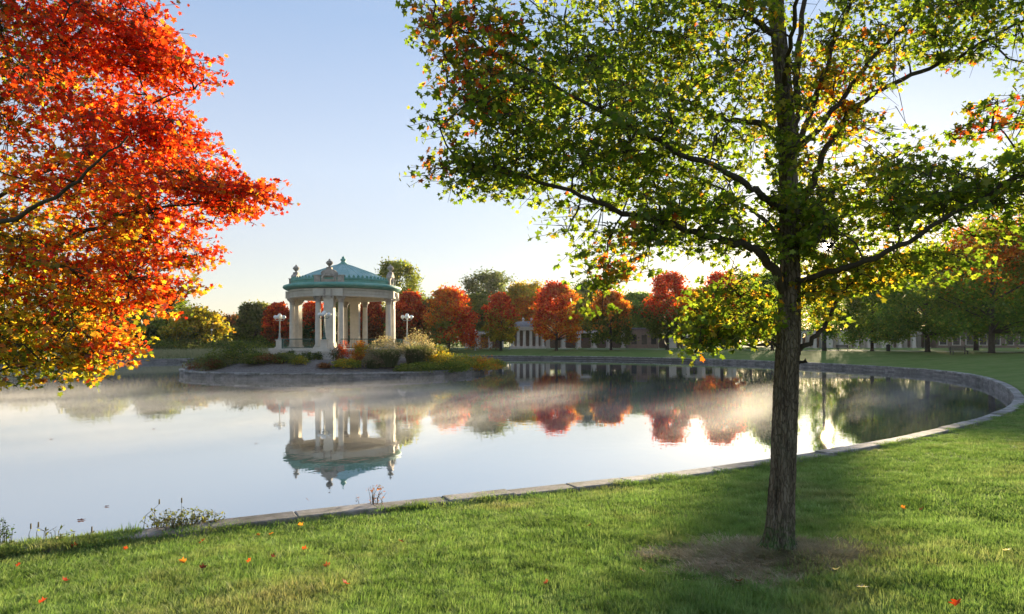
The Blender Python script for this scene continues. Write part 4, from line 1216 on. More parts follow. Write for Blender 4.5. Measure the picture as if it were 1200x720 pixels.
TD = TREE_D
print('near tree distance', TD)
k8 = TD / 800
tz = float(hground(TREE_X, TREE_Y))
trunk = [np.array([TREE_X, TREE_Y, tz - 0.02])] + poly(TD, [(915, 600, 0), (918, 540, 0), (921, 450, 0), (924, 390, 0), (926, 330, 0), (925, 230, 0.02), (921, 130, 0.05), (914, 60, 0.08), (909, 0, 0.1), (905, -120, 0.15), (908, -260, 0.2), (900, -420, 0.3)])
KT = 0.86
trad = [17.5 * k8, 17 * k8, 15.5 * k8, 15.5 * k8, 15 * k8, 13 * k8, 12 * k8, 11 * k8, 10 * k8, 9.5 * k8, 7 * k8, 4.5 * k8, 1.5 * k8]
trad = [r_ * KT for r_ in trad]
B = [
 (poly(TD, [(922, 350, 0), (906, 312, -0.1), (880, 290, -0.2), (845, 280, -0.35), (790, 268, -0.5), (700, 238, -0.8), (610, 205, -1.0), (540, 190, -1.1)]), 8.5 * k8, 0.008),
 (poly(TD, [(921, 250, 0), (895, 232, -0.3), (860, 205, -0.5), (800, 180, -0.6), (720, 140, -0.7), (630, 90, -0.8), (550, 40, -0.8)]), 6.5 * k8, 0.008),
 (poly(TD, [(918, 160, 0), (885, 145, 0.2), (840, 138, 0.4), (760, 100, 0.7), (690, 50, 0.9), (620, 0, 1.0)]), 6 * k8, 0.007),
 (poly(TD, [(906, 40, 0), (880, 22, -0.1), (850, 8, -0.2), (800, -5, -0.3), (720, -40, -0.4), (640, -90, -0.4)]), 5.5 * k8, 0.008),
 (poly(TD, [(926, 420, 0), (948, 402, -0.1), (968, 382, -0.1), (985, 345, 0.0), (1010, 310, 0.1), (1060, 285, 0.2)]), 5 * k8, 0.007),
 (poly(TD, [(926, 270, 0), (945, 230, 0.2), (970, 170, 0.4), (1000, 122, 0.4), (1060, 92, 0.4), (1120, 68, 0.4), (1200, 25, 0.4), (1260, -10, 0.4)]), 6.5 * k8, 0.01),
 (poly(TD, [(924, 210, 0), (934, 150, 0.1), (934, 70, 0.2), (940, 0, 0.3), (950, -100, 0.4), (970, -200, 0.5)]), 7 * k8, 0.012),
 (poly(TD, [(926, 200, 0), (950, 130, 0.3), (978, 50, 0.5), (1000, 0, 0.6), (1040, -100, 0.7)]), 5.5 * k8, 0.01),
 (poly(TD, [(930, 180, 0.1), (985, 120, 0.1), (1028, 62, 0.1), (1090, 0, 0.1), (1150, -70, 0.1)]), 5 * k8, 0.01),
 (poly(TD, [(926, 330, 0), (965, 322, -0.4), (1035, 300, -0.9), (1110, 255, -1.3), (1200, 205, -1.6), (1270, 180, -1.8)]), 5.5 * k8, 0.008),
 (poly(TD, [(924, 405, 0), (900, 404, -0.1), (868, 403, -0.2), (832, 402, -0.3), (800, 396, -0.3)]), 3 * k8, 0.006),
 (poly(TD, [(924, 300, 0), (900, 260, 0.7), (860, 230, 1.4), (800, 200, 2.0)]), 5 * k8, 0.01),
 (poly(TD, [(926, 280, 0), (960, 240, 0.8), (1010, 200, 1.5), (1080, 170, 2.0)]), 5 * k8, 0.01),
 (poly(TD, [(920, 100, 0), (930, 20, -0.7), (950, -80, -1.3)]), 4.5 * k8, 0.01),
 (poly(TD, [(925, 428, 0), (938, 425, -0.05), (945, 425, -0.08)]), 3 * k8, 0.012),
]
blobs_r = [
 blob(590, 160, 92, 78, TD - 0.9, 0.7, 120), blob(560, 70, 60, 60, TD - 0.8, 0.6, 70), blob(520, 20, 34, 34, TD - 0.8, 0.4, 26),
 blob(540, 200, 46, 22, TD - 1.1, 0.35, 22), blob(680, 165, 110, 95, TD - 0.5, 1.1, 190), blob(650, 90, 90, 62, TD, 1.0, 110),
 blob(790, 170, 115, 100, TD - 0.1, 1.4, 220), blob(730, 265, 85, 42, TD - 0.6, 0.7, 75), blob(830, 260, 80, 45, TD - 0.3, 0.8, 85),
 blob(740, 60, 80, 70, TD + 0.5, 0.9, 120), blob(820, 50, 95, 80, TD + 0.2, 1.2, 150), blob(890, 120, 60, 80, TD + 0.8, 0.8, 70),
 blob(700, -40, 130, 55, TD, 1.2, 70), blob(590, -30, 70, 40, TD - 0.5, 0.6, 26),
 blob(860, 365, 52, 46, TD - 0.2, 0.5, 85), blob(830, 395, 36, 22, TD - 0.3, 0.3, 30), blob(725, 318, 40, 20, TD - 0.8, 0.3, 20), blob(700, 345, 16, 24, TD - 0.8, 0.2, 5),
 blob(1000, 215, 90, 70, TD + 0.5, 1.0, 140), blob(1070, 240, 100, 45, TD - 0.6, 0.8, 100), blob(1160, 215, 80, 38, TD - 1.3, 0.6, 60),
 blob(985, 90, 60, 80, TD + 0.3, 0.9, 95), blob(1060, 20, 90, 46, TD + 0.3, 1.0, 100), blob(1150, 15, 80, 45, TD + 0.3, 0.8, 70), blob(1110, 62, 60, 16, TD + 0.35, 0.4, 25),
 blob(1160, 140, 50, 20, TD - 1.4, 0.3, 14), blob(1010, 140, 46, 22, TD + 0.4, 0.5, 24),
 blob(955, 345, 34, 42, TD, 0.45, 40), blob(1010, 315, 60, 30, TD + 0.1, 0.5, 48), blob(950, 255, 55, 60, TD - 0.4, 0.5, 55), blob(925, 160, 26, 110, TD - 0.35, 0.25, 36),
 blob(900, 290, 60, 36, TD + 0.8, 0.9, 45), blob(1080, 310, 70, 26, TD + 0.2, 0.6, 36), blob(1200, 265, 60, 22, TD - 1.0, 0.5, 20),
 blob(975, 288, 55, 40, TD + 0.9, 0.4, 55), blob(930, 255, 50, 40, TD + 1.2, 0.4, 36), blob(930, -180, 380, 160, TD + 0.2, 2.2, 330), blob(1290, 90, 110, 140, TD, 1.2, 110),
]
def colour_r(P):
    n = len(P)
    C = hexcol([(4, (0.12, 0.185, 0.022)), (3, (0.09, 0.145, 0.018)), (2, (0.17, 0.22, 0.026)), (1, (0.25, 0.26, 0.035))], n, 0.22)
    def put(c, r, pal, prob):
        d = (((P - np.asarray(c)) / np.asarray(r)) ** 2).sum(1)
        m_ = rng.uniform(size=n) < prob * np.clip(1.3 - d, 0, 1)
        C[m_] = hexcol(PAL[pal], int(m_.sum()))
    D = TD
    put(px(555, 100, D - 0.8), (0.36, 0.9, 0.42), 'red', 0.25); put(px(550, 60, D - 0.8), (0.6, 1.2, 0.7), 'orange', 0.15)
    put(px(570, 20, D - 0.8), (0.4, 1.2, 0.3), 'red', 0.15); put(px(515, 30, D - 0.8), (0.3, 1, 0.3), 'russet', 0.4)
    put(px(510, 190, D - 1.0), (0.2, 1, 0.25), 'russet', 0.4)
    put(px(985, 120, D + 0.3), (0.45, 1.2, 0.7), 'orange', 0.32); put(px(990, 140, D + 0.2), (0.7, 1.6, 0.9), 'yellow', 0.35)
    put(px(875, 370, D), (0.8, 1.2, 0.5), 'yellow', 0.22); put(px(955, 360, D), (0.4, 1.2, 0.5), 'yellow', 0.45); put(px(1020, 320, D), (0.5, 1.2, 0.4), 'yellow', 0.35)  # low yellow patches: sunlight on the leaves put into leaf colour
    put(px(900, 60, D), (1.0, 2, 0.8), 'yellow', 0.2); put(px(1120, 90, D), (0.5, 2, 0.3), 'red', 0.3); put(px(1165, 140, D - 1.3), (0.3, 1, 0.2), 'red', 0.4)
    put(px(720, 310, D - 0.7), (0.3, 1, 0.3), 'orange', 0.25)
    m_ = rng.uniform(size=n) < 0.012; C[m_] = hexcol(ORANGE, int(m_.sum()))
    m_ = rng.uniform(size=n) < 0.10; C[m_] = hexcol(YGREEN, int(m_.sum()))
    return C
# the sky shows through between the boughs; and one gap lets the low sun through
def gap(xp, yp, rx, ry, D, rd): return (px(xp, yp, D), (rx * D / 800, rd, ry * D / 800))
gaps_r = [gap(872, 82, 18, 16, TD, 3), gap(1105, 120, 70, 26, TD, 3), gap(1035, 160, 30, 15, TD, 3), gap(625, 10, 26, 20, TD, 3), gap(705, 265, 26, 10, TD, 3),
          gap(920, 170, 26, 190, TD - 1.15, 1.0), gap(1185, 80, 30, 24, TD, 3), gap(780, 320, 30, 12, TD, 3)]
near_maple('green maple with mossy trunk on the near lawn, with yellow and orange leaves', trunk, trad, B, blobs_r, colour_r, 0.056, 17, M['moss_bark'], None, gaps_r)

# --- red and golden maple, left (its trunk stands outside the picture)
LX, LY = -8.2, 5.0
lz = float(hz(LX, LY))
ltr = [np.array([LX, LY, lz - 0.05]), np.array([LX, LY, lz + 1.2]), np.array([LX + 0.1, LY, lz + 3]), np.array([LX + 0.15, LY + 0.1, lz + 5]), np.array([LX + 0.1, LY, lz + 8]), np.array([LX, LY, lz + 10])]
lrad = [0.24, 0.19, 0.16, 0.12, 0.07, 0.02]
LD = 7.5
def lb(z0, pts): return [np.array([LX + 0.1, LY, z0])] + [px(x, y, LD + d) for x, y, d in pts]
BL = [
 (lb(2.6, [(-120, 400, 0.4), (0, 330, 0), (60, 290, -0.2), (150, 250, -0.4), (260, 235, -0.6)]), 0.07, 0.008),
 (lb(2.3, [(-100, 440, 0.2), (-20, 400, -0.2), (60, 375, -0.5), (150, 350, -0.6)]), 0.05, 0.007),
 (lb(3.4, [(-120, 300, 0.6), (0, 230, 0.5), (90, 180, 0.4), (200, 150, 0.2)]), 0.06, 0.008),
 (lb(4.2, [(-100, 220, 0.3), (20, 95, 0), (90, 40, -0.2), (170, -10, -0.3)]), 0.06, 0.008),
 (lb(2.2, [(-110, 470, -0.4), (-30, 440, -0.8), (50, 425, -1.0)]), 0.045, 0.006),
 (lb(3.0, [(-100, 330, -0.8), (-10, 270, -1.4), (80, 220, -1.7), (150, 160, -1.8)]), 0.055, 0.007),
 (lb(3.2, [(-80, 300, 1.6), (40, 250, 2.0), (140, 260, 2.2)]), 0.05, 0.007),
 (lb(5.5, [(-150, 20, 0.2), (-40, -120, 0), (60, -200, 0)]), 0.05, 0.01),
]
blobs_l = [
 blob(95, 60, 105, 80, LD, 1.3, 190), blob(165, 45, 40, 52, LD - 0.2, 0.7, 60), blob(200, 75, 50, 28, LD - 0.1, 0.6, 45), blob(30, 60, 80, 90, LD - 0.5, 1.4, 120),
 blob(120, 160, 110, 55, LD, 1.4, 150), blob(205, 165, 45, 38, LD, 0.7, 50), blob(170, 225, 110, 48, LD - 0.3, 1.2, 140), blob(265, 228, 48, 26, LD - 0.5, 0.6, 42), blob(300, 230, 24, 14, LD - 0.5, 0.3, 12),
 blob(60, 250, 110, 75, LD + 0.1, 1.4, 170), blob(170, 285, 80, 35, LD - 0.2, 0.9, 75), blob(30, 340, 95, 60, LD - 0.3, 1.3, 150), blob(120, 335, 75, 45, LD - 0.4, 0.9, 95), blob(195, 330, 30, 38, LD - 0.4, 0.5, 32),
 blob(45, 410, 95, 40, LD - 0.7, 0.9, 110), blob(115, 400, 38, 28, LD - 0.7, 0.5, 36), blob(-100, 200, 130, 230, LD + 0.5, 2.0, 230), blob(20, -120, 220, 120, LD, 1.8, 150), blob(-150, -100, 160, 200, LD + 0.8, 2.2, 110),
]
def colour_l(P):
    n = len(P)
    x, z = (P[:, 0] / P[:, 1]) * 800 + 600, 400 - 800 * (P[:, 2] - CAM_Z) / P[:, 1]
    # redder towards the outer tips and the top, golden and green low inside
    q = (P[:, 0] - LX) / 5.6 * 0.85 + (P[:, 2] - 3.0) / 3.2 * 0.60
    cell = np.floor(P * 1.7).astype(int); hsh = (np.sin(cell @ np.array([12.9898, 78.233, 37.719])) * 43758.5453) % 1.0
    q = q + 0.34 * (hsh - 0.5) + 0.14 * rng.normal(size=n)
    C = hexcol(YELLOW, n)
    m_ = q < 0.60; C[m_] = hexcol([(2, (0.10, 0.15, 0.025)), (2, (0.20, 0.22, 0.03)), (3, (0.40, 0.30, 0.03)), (1, (0.06, 0.1, 0.02))], int(m_.sum()))
    m_ = (q > 0.72) & (q <= 0.90); C[m_] = hexcol(ORANGE, int(m_.sum()))
    m_ = q > 0.90; C[m_] = hexcol([(4, (0.50, 0.035, 0.012)), (3, (0.56, 0.07, 0.016)), (2, (0.36, 0.025, 0.014)), (2, (0.58, 0.14, 0.02))], int(m_.sum()))
    m_ = rng.uniform(size=n) < 0.06; C[m_] = hexcol(RUSSET, int(m_.sum()))
    m_ = (rng.uniform(size=n) < 0.5) & (P[:, 0] < -4.9) & (P[:, 2] > 5.7); C[m_] = hexcol(GREEN, int(m_.sum()))
    return C
near_maple('red, orange and golden maple reaching in from the left edge', ltr, lrad, BL, blobs_l, colour_l, 0.054, 23, M['dark_bark'])

# ------------------------------------------------------------------ lawn grass (blades scattered as tufts)
def tuft_object(name, mat, n, w, h, spread, bw, seg=2):
    V, F, k = blades(n, w, h, spread, 0.18, bw, seg, 0.6)
    return bpy.data.objects.new(name, poly_mesh(name, V, F, mat))

def scatter_tufts(name, label, pts, rots, scales, protos, cat='grass'):
    """One object: a point mesh whose points carry tufts (Geometry Nodes)."""
    me = bpy.data.meshes.new(name)
    me.vertices.add(len(pts)); me.vertices.foreach_set('co', np.ascontiguousarray(pts, np.float32).ravel())
    for nm, dat, ty in (('yaw', rots, 'FLOAT'), ('size', scales, 'FLOAT')):
        a = me.attributes.new(nm, ty, 'POINT'); a.data.foreach_set('value', np.ascontiguousarray(dat, np.float32))
    o = link(name, me)
    ng = bpy.data.node_groups.new(name + '_nodes', 'GeometryNodeTree')
    ng.interface.new_socket('Geometry', in_out='INPUT', socket_type='NodeSocketGeometry')
    ng.interface.new_socket('Geometry', in_out='OUTPUT', socket_type='NodeSocketGeometry')
    N, L = ng.nodes, ng.links
    gi, go = N.new('NodeGroupInput'), N.new('NodeGroupOutput')
    m2p = N.new('GeometryNodeMeshToPoints'); L.new(gi.outputs[0], m2p.inputs['Mesh'])
    iop = N.new('GeometryNodeInstanceOnPoints'); L.new(m2p.outputs[0], iop.inputs['Points'])
    g2i = N.new('GeometryNodeGeometryToInstance')
    for p in reversed(protos):
        oi = N.new('GeometryNodeObjectInfo'); oi.inputs['Object'].default_value = p
        L.new(oi.outputs['Geometry'], g2i.inputs[0])
    L.new(g2i.outputs[0], iop.inputs['Instance']); iop.inputs['Pick Instance'].default_value = True
    rv = N.new('FunctionNodeRandomValue'); rv.data_type = 'INT'
    rv.inputs[4].default_value = 0; rv.inputs[5].default_value = len(protos) - 1
    L.new(rv.outputs[2], iop.inputs['Instance Index'])
    na = N.new('GeometryNodeInputNamedAttribute'); na.data_type = 'FLOAT'; na.inputs[0].default_value = 'yaw'
    cx = N.new('ShaderNodeCombineXYZ'); L.new(na.outputs[0], cx.inputs[2]); L.new(cx.outputs[0], iop.inputs['Rotation'])
    ns = N.new('GeometryNodeInputNamedAttribute'); ns.data_type = 'FLOAT'; ns.inputs[0].default_value = 'size'
    L.new(ns.outputs[0], iop.inputs['Scale'])
    L.new(iop.outputs[0], go.inputs[0])
    md = o.modifiers.new('tufts', 'NODES'); md.node_group = ng
    return tag(o, label, cat, None, 'stuff')

protos = [tuft_object('grass_tuft', M['grass'], 34, 0.075, h_, 0.045, 0.0032) for h_ in (0.06, 0.075, 0.05, 0.085)]
big = [tuft_object('grass_tuft', M['grass'], 44, 0.20, h_, 0.07, 0.007) for h_ in (0.08, 0.095, 0.07)]
dry = [tuft_object('straw_tuft', M['straw'], 40, 0.11, h_, 0.13, 0.0055) for h_ in (0.035, 0.055, 0.022)]

def sector(n, d0, d1, power, half=52):
    u = rng.uniform(size=n)
    D = (d0 ** (2 - power) + u * (d1 ** (2 - power) - d0 ** (2 - power))) ** (1 / (2 - power))
    a = np.radians(rng.uniform(-half, half, n))
    x, y = D * np.sin(a), D * np.cos(a)
    r = reff(x, y)
    edge = np.where(x < -5.3, PR + 0.02, PR + 0.36 + 0.06 * np.sin(x * 1.7) + 0.04 * np.sin(x * 5.1 + 1))   # the turf creeps over the coping at the left
    k = r > edge
    return x[k], y[k], r[k]

def lawn_points(n, d0, d1, power):
    x, y, r = sector(n, d0, d1, power)
    z = hground(x, y); z = np.where(r < PR + 0.44, KZ - 0.01, z)
    d = np.hypot((x - TREE_X + 0.05) / 1.15, (y - TREE_Y + 0.1) / 0.85) + 0.18 * np.sin(x * 5) * np.sin(y * 4 + 1)
    keep = rng.uniform(size=len(x)) < np.clip((d - 0.35) / 0.7, 0.16, 1)
    # thin worn patches
    wear = np.sin(x * 1.1 + 0.5) * np.sin(y * 0.9 + 2.0) + 0.5 * np.sin(x * 2.7 + y * 1.3)
    keep &= rng.uniform(size=len(x)) < np.where(wear > 0.9, 0.55, 1.0)
    return np.stack([x, y, z - 0.004], 1)[keep], wear[keep]

P, wv = lawn_points(36000, 2.6, 9.5, 0.6)
x = rng.uniform(-8.5, -5.2, 3000); y = rng.uniform(6.5, 11.0, 3000); e_ = reff(x, y) - PR
k = (e_ > -0.03) & (e_ < 0.55)
P = np.concatenate([P, np.stack([x, y, np.full(len(x), KZ - 0.01)], 1)[k]]); wv = np.concatenate([wv, np.zeros(int(k.sum()))])
scatter_tufts('near_grass', 'short green grass of the near lawn', P, rng.uniform(0, 6.28, len(P)), rng.uniform(0.65, 1.25, len(P)) * (1 - 0.15 * (wv > 0.6)) * np.where(rng.uniform(size=len(P)) < 0.05, 1.5, 1.0), protos)
P, wv = lawn_points(60000, 9.0, 46.0, 1.1)
scatter_tufts('lawn_grass', 'short green grass of the lawn further off', P, rng.uniform(0, 6.28, len(P)), rng.uniform(0.6, 1.15, len(P)), big)
n = 1700
a_ = rng.uniform(0, 6.28, n); q = rng.uniform(0, 1, n) ** 0.7 * (0.85 + 0.22 * np.sin(3 * a_ + 1) + 0.16 * np.sin(7 * a_ + 2) + 0.1 * rng.normal(size=n))
x, y = TREE_X - 0.05 + 1.3 * q * np.cos(a_), TREE_Y - 0.1 + 0.85 * q * np.sin(a_)
k = np.hypot(x - TREE_X, y - TREE_Y) > 0.17
x, y = x[k], y[k]
scatter_tufts('dry_thatch', 'dry straw coloured thatch round the foot of the big trunk', np.stack([x, y, hground(x, y) - 0.002], 1), rng.uniform(0, 6.28, len(x)), rng.uniform(0.7, 1.4, len(x)), dry, 'thatch')

# bare soil sheet under the thatch
vs, fs = [(0, 0, 0.004)], []
for j in range(1, 9):
    for i in range(40):
        a = 2 * PI * i / 40; rad = j / 8 * 0.85 * (1 + 0.2 * math.sin(3 * a + 1) + 0.14 * math.sin(7 * a + 2) + 0.06 * math.sin(13 * a))
        xx, yy = 1.3 * rad * math.cos(a), 0.88 * rad * math.sin(a)
        vs.append((xx, yy, 0))
base = (TREE_X - 0.05, TREE_Y - 0.1)
vs = [(v[0], v[1], float(hground(base[0] + v[0], base[1] + v[1])) + (0.004 if math.hypot(v[0] / 1.3, v[1] / 0.88) < 0.8 else -0.01)) for v in vs]
for i in range(40): fs.append((0, 1 + i, 1 + (i + 1) % 40))
for j in range(7):
    for i in range(40): fs.append((1 + j * 40 + i, 1 + (j + 1) * 40 + i, 1 + (j + 1) * 40 + (i + 1) % 40, 1 + j * 40 + (i + 1) % 40))
M['soil'] = surface('thatch_soil', [(0.36, (0.10, 0.085, 0.055)), (0.5, (0.30, 0.255, 0.18)), (0.62, (0.48, 0.42, 0.32))], 16, 12, 1.0, 0.8, 40, stain=(2.0, 0.5, 0.68, (0.10, 0.13, 0.04)))
tag(MB().add(vs, fs).build('bare_ground', M['soil'], None, True, (base[0], base[1], 0)), 'worn bare ground round the foot of the big trunk', None, None, 'structure')

# ------------------------------------------------------------------ fallen leaves
fall = [(87, 645, 'r', 'crimson maple leaf on the grass below the left seed heads'), (147, 648, 'r', 'crimson maple leaf on the grass below the sprawling weed'),
        (76, 686, 'R', 'bright red maple leaf nearest the lower left corner'), (22, 668, 'r', 'crimson maple leaf at the left picture edge'), (50, 712, 'r', 'crimson maple leaf at the bottom edge on the left'),
        (237, 640, 'R', 'bright red maple leaf on the lawn below the low leafy weed'), (292, 663, 'R', 'bright red maple leaf left of two small crimson ones'), (320, 658, 'r', 'crimson maple leaf between two bright red leaves'),
        (357, 649, 'R', 'bright red maple leaf right of a crimson one'), (383, 669, 'd', 'withered dark leaf on the lawn just right of the red leaves'), (238, 671, 'd', 'withered dark leaf on the left lawn nearest the camera'),
        (352, 620, 'o', 'orange maple leaf highest of three near the stone edge'), (318, 631, 'o', 'orange maple leaf rightmost of a close pair'), (302, 632, 'o', 'orange maple leaf leftmost of a close pair'),
        (278, 619, 'd', 'withered dark leaf just below the stone edge on the left'), (360, 590, 'd', 'withered dark leaf on the coping left of the brown weed'), (470, 640, 'd', 'withered dark leaf alone in the middle lawn'),
        (405, 691, 'R', 'bright red maple leaf at the bottom left of the middle lawn'), (866, 689, 'd', 'withered dark leaf on the thatch below the big trunk'), (1121, 716, 'R', 'bright red maple leaf at the bottom right edge'),
        (214, 664, 'o', 'orange maple leaf lowest on the left lawn'), (640, 690, 'd', 'withered dark leaf at the bottom centre of the lawn'), (752, 676, 'd', 'withered dark leaf at the left rim of the thatch'),
        (1010, 697, 'w', 'pale curled dry leaf right of the thatch'), (1180, 652, 'w', 'pale curled dry leaf near the right picture edge'), (980, 676, 'w', 'pale curled dry leaf on the thatch right of the trunk'),
        (690, 622, 'd', 'withered dark leaf on the lawn left of the big trunk'), (1080, 602, 'd', 'withered dark leaf on the right lawn'), (1058, 600, 'o', 'small orange leaf on the right lawn')]
fc = {'R': (0.55, 0.06, 0.015), 'r': (0.36, 0.045, 0.02), 'o': (0.50, 0.17, 0.03), 'd': (0.16, 0.045, 0.025), 'w': (0.42, 0.38, 0.30)}
fm = {}
for k_, c in fc.items():
    T = T_MAPLE.copy(); T[:, 2] += 0.9 * T[:, 0] ** 2 + 0.35 * T[:, 1] ** 2
    fm[k_] = poly_mesh('fallen_leaf', T, F_MAPLE, M['leaf'], np.tile(np.array(c), (12, 1)))
for xp, yp, kc, lab in fall:
    p = ground_hit(xp, yp)
    o = link('fallen_leaf', fm[kc], None, (p[0], p[1], float(hground(p[0], p[1])) + 0.055))
    s_ = random.uniform(0.055, 0.085)
    o.scale = (s_,) * 3
    o.rotation_euler = (random.uniform(-0.7, 0.7), random.uniform(-0.7, 0.7), random.uniform(0, 6.28))
    tag(o, lab, 'leaf', {'R': 'bright red fallen leaves', 'r': 'crimson fallen leaves', 'o': 'orange fallen leaves', 'd': 'withered fallen leaves', 'w': 'pale dry fallen leaves'}[kc])

# leaves and scum afloat on the pond
for xp, yp, lab in ((95, 610, 'brown floating leaf nearest the left seed heads'), (60, 515, 'brown floating leaf below the hanging golden leaves'), (125, 594, 'brown floating leaf left of the tall weed stalk'),
                    (180, 503, 'brown floating leaf far left in the open water'), (330, 470, 'brown floating leaf by the reflected lamp'), (300, 520, 'brown floating leaf left of the mirrored bandstand roof')):
    D = 800 * CAM_Z / (yp - 400)
    o = link('floating_leaf', fm['d'], None, ((xp - 600) * D / 800, D, 0.012)); s_ = random.uniform(0.09, 0.14)
    o.scale = (s_, s_, s_ * 0.15); o.rotation_euler = (0, 0, random.uniform(0, 6.28))
    tag(o, lab, 'leaf', 'leaves afloat on the pond')

# ------------------------------------------------------------------ weeds on the pond's near edge
def weed(label, x, y, z, w_, h_, nst, nleaf, pal, lean=(0, 0), tall=()):
    t = thing('weed', label, 'weed', (x, y, z), 0, 'weeds along the near edge')
    st = MB(); P_ = []
    for i in range(nst):
        a = rng.uniform(0, 6.28); o_ = w_ * rng.uniform(0.2, 1.0)
        hx = h_ * rng.uniform(0.35, 1.0)
        bx_ = rng.normal() * w_ * 0.35; by_ = rng.normal() * w_ * 0.12
        e = (bx_ + o_ * math.cos(a) * 0.5 + lean[0], by_ + o_ * math.sin(a) * 0.3 + lean[1], hx)
        m_ = (bx_ * 0.8 + e[0] * 0.2, by_ * 0.8 + e[1] * 0.2, hx * 0.65)
        st.tube([(bx_, by_, -0.05), m_, e], [0.005, 0.004, 0.002], 4, False)
        for k in range(nleaf):
            s = rng.uniform(0.2, 1.0)
            pt = (np.array(m_) * (1 - s) + np.array(e) * s) if s > 0.5 else (np.array((bx_, by_, 0)) * (1 - 2 * s) + np.array(m_) * 2 * s)
            P_.append(pt + rng.normal(size=3) * 0.025)
    for dx, hh, bend in tall:
        st.tube([(dx, 0, 0), (dx + bend * 0.2, 0, hh * 0.6), (dx + bend, 0, hh)], [0.005, 0.004, 0.002], 4, False)
        st.tube([(dx + bend, 0, hh), (dx + bend, 0, hh + 0.07)], [0.011, 0.008], 6)
    tag(st.build('stem', M['stem'], t), kind='stuff')
    P_ = np.array(P_); n = len(P_)
    V = scatter(T_LEAF, P_, rand_rot(n, 0.9), 0.05 * rng.uniform(0.6, 1.4, n))
    tag(link('foliage', poly_mesh('foliage', V, np.arange(n * 4).reshape(-1, 4), M['far_leaf'], np.repeat(hexcol(PAL[pal], n), 4, 0)), t), kind='stuff')

def kerb_px(xp, dr):
    """Point on the near coping seen at column xp, dr metres outwards of the pond's edge."""
    D = 3.0
    while D < 60:
        x = (xp - 600) * D / 800
        if float(reff(x, D)) <= PR + dr: break
        D += 0.01
    return x, D
x, y = kerb_px(208, 0.06); weed('leafy green weed sprawling over the stone edge at the left', x, y, KZ - 0.08, 0.62, 0.30, 60, 9, 'olive', (0, 0.1), ((-0.5, 0.40, 0.24), (0.05, 0.42, 0.01)))
x, y = kerb_px(240, 0.0); weed('low leafy weed right of the sprawling weed', x, y, KZ - 0.05, 0.32, 0.2, 24, 8, 'olive', (0, 0.1))
x, y = kerb_px(440, 0.0); weed('sparse brown weed by the stone edge in the middle', x, y, KZ - 0.1, 0.32, 0.42, 12, 6, 'russet', (0, 0.05))
x, y = kerb_px(60, 0.1); weed('thin seed heads standing at the grassy bank on the left', x, y, KZ, 0.4, 0.2, 12, 2, 'olive', (0, 0), ((-0.3, 0.16, 0.03), (-0.2, 0.18, 0.03), (0.5, 0.12, 0.04)))
x, y = kerb_px(2, 0.0); weed('dark weed at the left picture edge', x, y, KZ - 0.1, 0.2, 0.55, 14, 8, 'dark', (0, 0))

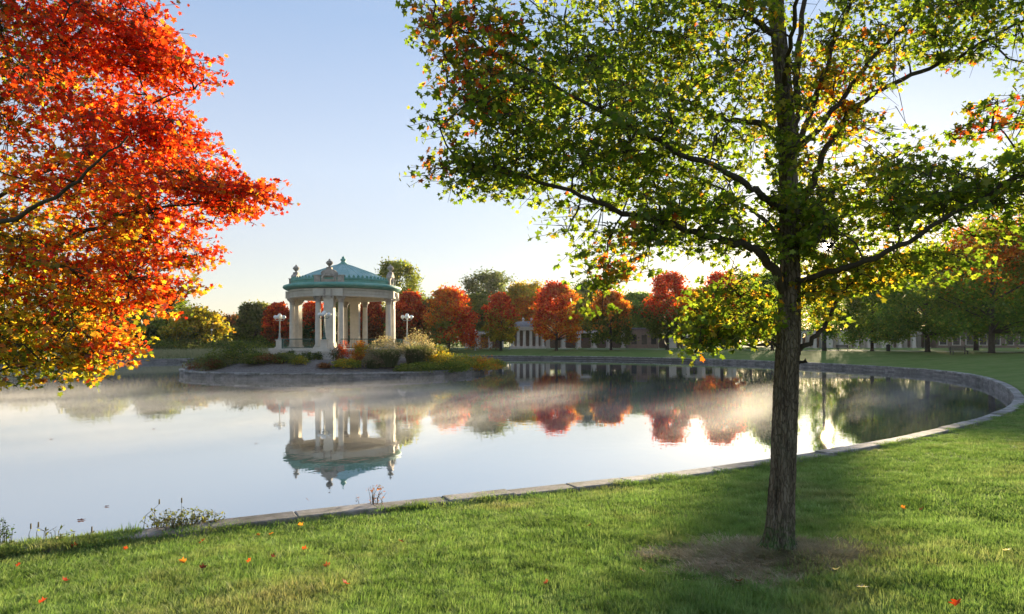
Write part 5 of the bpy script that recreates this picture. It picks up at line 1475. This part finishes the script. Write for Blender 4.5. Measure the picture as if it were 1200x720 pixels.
# ------------------------------------------------------------------ morning mist on the water
def mist_material(density):
    m, N, L, out = nodes_of('morning_mist')
    v = N.new('ShaderNodeVolumePrincipled')
    v.inputs['Color'].default_value = (1, 0.98, 0.95, 1)
    v.inputs['Anisotropy'].default_value = 0.3
    # sun streaks put into the density: wisps stretched along the beams
    gp = N.new('ShaderNodeNewGeometry')
    m1 = N.new('ShaderNodeMapping'); m1.inputs['Rotation'].default_value = (0, 0, math.radians(36)); L.new(gp.outputs['Position'], m1.inputs['Vector'])
    m2_ = N.new('ShaderNodeMapping'); m2_.inputs['Scale'].default_value = (1.0, 0.22, 2.0); L.new(m1.outputs[0], m2_.inputs['Vector'])
    nz = N.new('ShaderNodeTexNoise'); nz.inputs['Scale'].default_value = 0.24; nz.inputs['Detail'].default_value = 4; nz.inputs['Roughness'].default_value = 0.65
    L.new(m2_.outputs[0], nz.inputs['Vector'])
    f = ramp(N, L, nz.outputs['Fac'], [(0.46, (0, 0, 0)), (0.66, (1, 1, 1))])
    g = N.new('ShaderNodeNewGeometry'); sp = N.new('ShaderNodeSeparateXYZ'); L.new(g.outputs['Position'], sp.inputs[0])
    hf = ramp(N, L, sp.outputs[2], [(0.1, (1, 1, 1)), (1.0, (0, 0, 0))])
    # density shaped for the light: thickest in the near band the sun reaches
    yn = N.new('ShaderNodeMath'); yn.operation = 'DIVIDE'; L.new(sp.outputs[1], yn.inputs[0]); yn.inputs[1].default_value = 130.0
    yf = ramp(N, L, yn.outputs[0], [(0.15, (0, 0, 0)), (0.21, (1, 1, 1)), (0.29, (1, 1, 1)), (0.37, (0.09,) * 3), (1.0, (0.06,) * 3)])
    ym = N.new('ShaderNodeMath'); ym.operation = 'MULTIPLY'; L.new(f, ym.inputs[0]); L.new(yf, ym.inputs[1])
    xf = N.new('ShaderNodeMapRange'); L.new(sp.outputs[0], xf.inputs['Value'])     # thinned to the right to take out a bright patch
    xf.inputs['From Min'].default_value = -6.0; xf.inputs['From Max'].default_value = 9.0
    xf.inputs['To Min'].default_value = 1.0; xf.inputs['To Max'].default_value = 0.22
    xm = N.new('ShaderNodeMath'); xm.operation = 'MULTIPLY'; L.new(ym.outputs[0], xm.inputs[0]); L.new(xf.outputs[0], xm.inputs[1])
    mm = N.new('ShaderNodeMath'); mm.operation = 'MULTIPLY'; L.new(xm.outputs[0], mm.inputs[0]); L.new(hf, mm.inputs[1])
    m3 = N.new('ShaderNodeMath'); m3.operation = 'MULTIPLY'; L.new(mm.outputs[0], m3.inputs[0]); m3.inputs[1].default_value = density
    L.new(m3.outputs[0], v.inputs['Density']); L.new(v.outputs[0], out.inputs['Volume'])
    return m
lp = shore_loop(-0.15, 180)
mist = MB().add([(x, y, 0.012) for x, y in lp] + [(x, y, 1.0) for x, y in lp],
                [tuple(range(180))[::-1], tuple(range(180, 360))] + [(i, (i + 1) % 180, 180 + (i + 1) % 180, 180 + i) for i in range(180)]).build('mist', mist_material(0.22))
tag(mist, 'low drifting mist over the pond lit by the sun', 'mist', None, 'stuff')


hz_m, N, L, out = nodes_of('morning_haze')
hv = N.new('ShaderNodeVolumePrincipled'); hv.inputs['Color'].default_value = (1, 0.98, 0.95, 1)
hv.inputs['Density'].default_value = 0.00006; hv.inputs['Anisotropy'].default_value = 0.3
L.new(hv.outputs[0], out.inputs['Volume'])
haze = MB().box((-20, 70, 14.0), (3300, 3300, 31.0)).build('haze', hz_m)
tag(haze, 'thin warm morning haze in the air', 'haze', None, 'stuff')
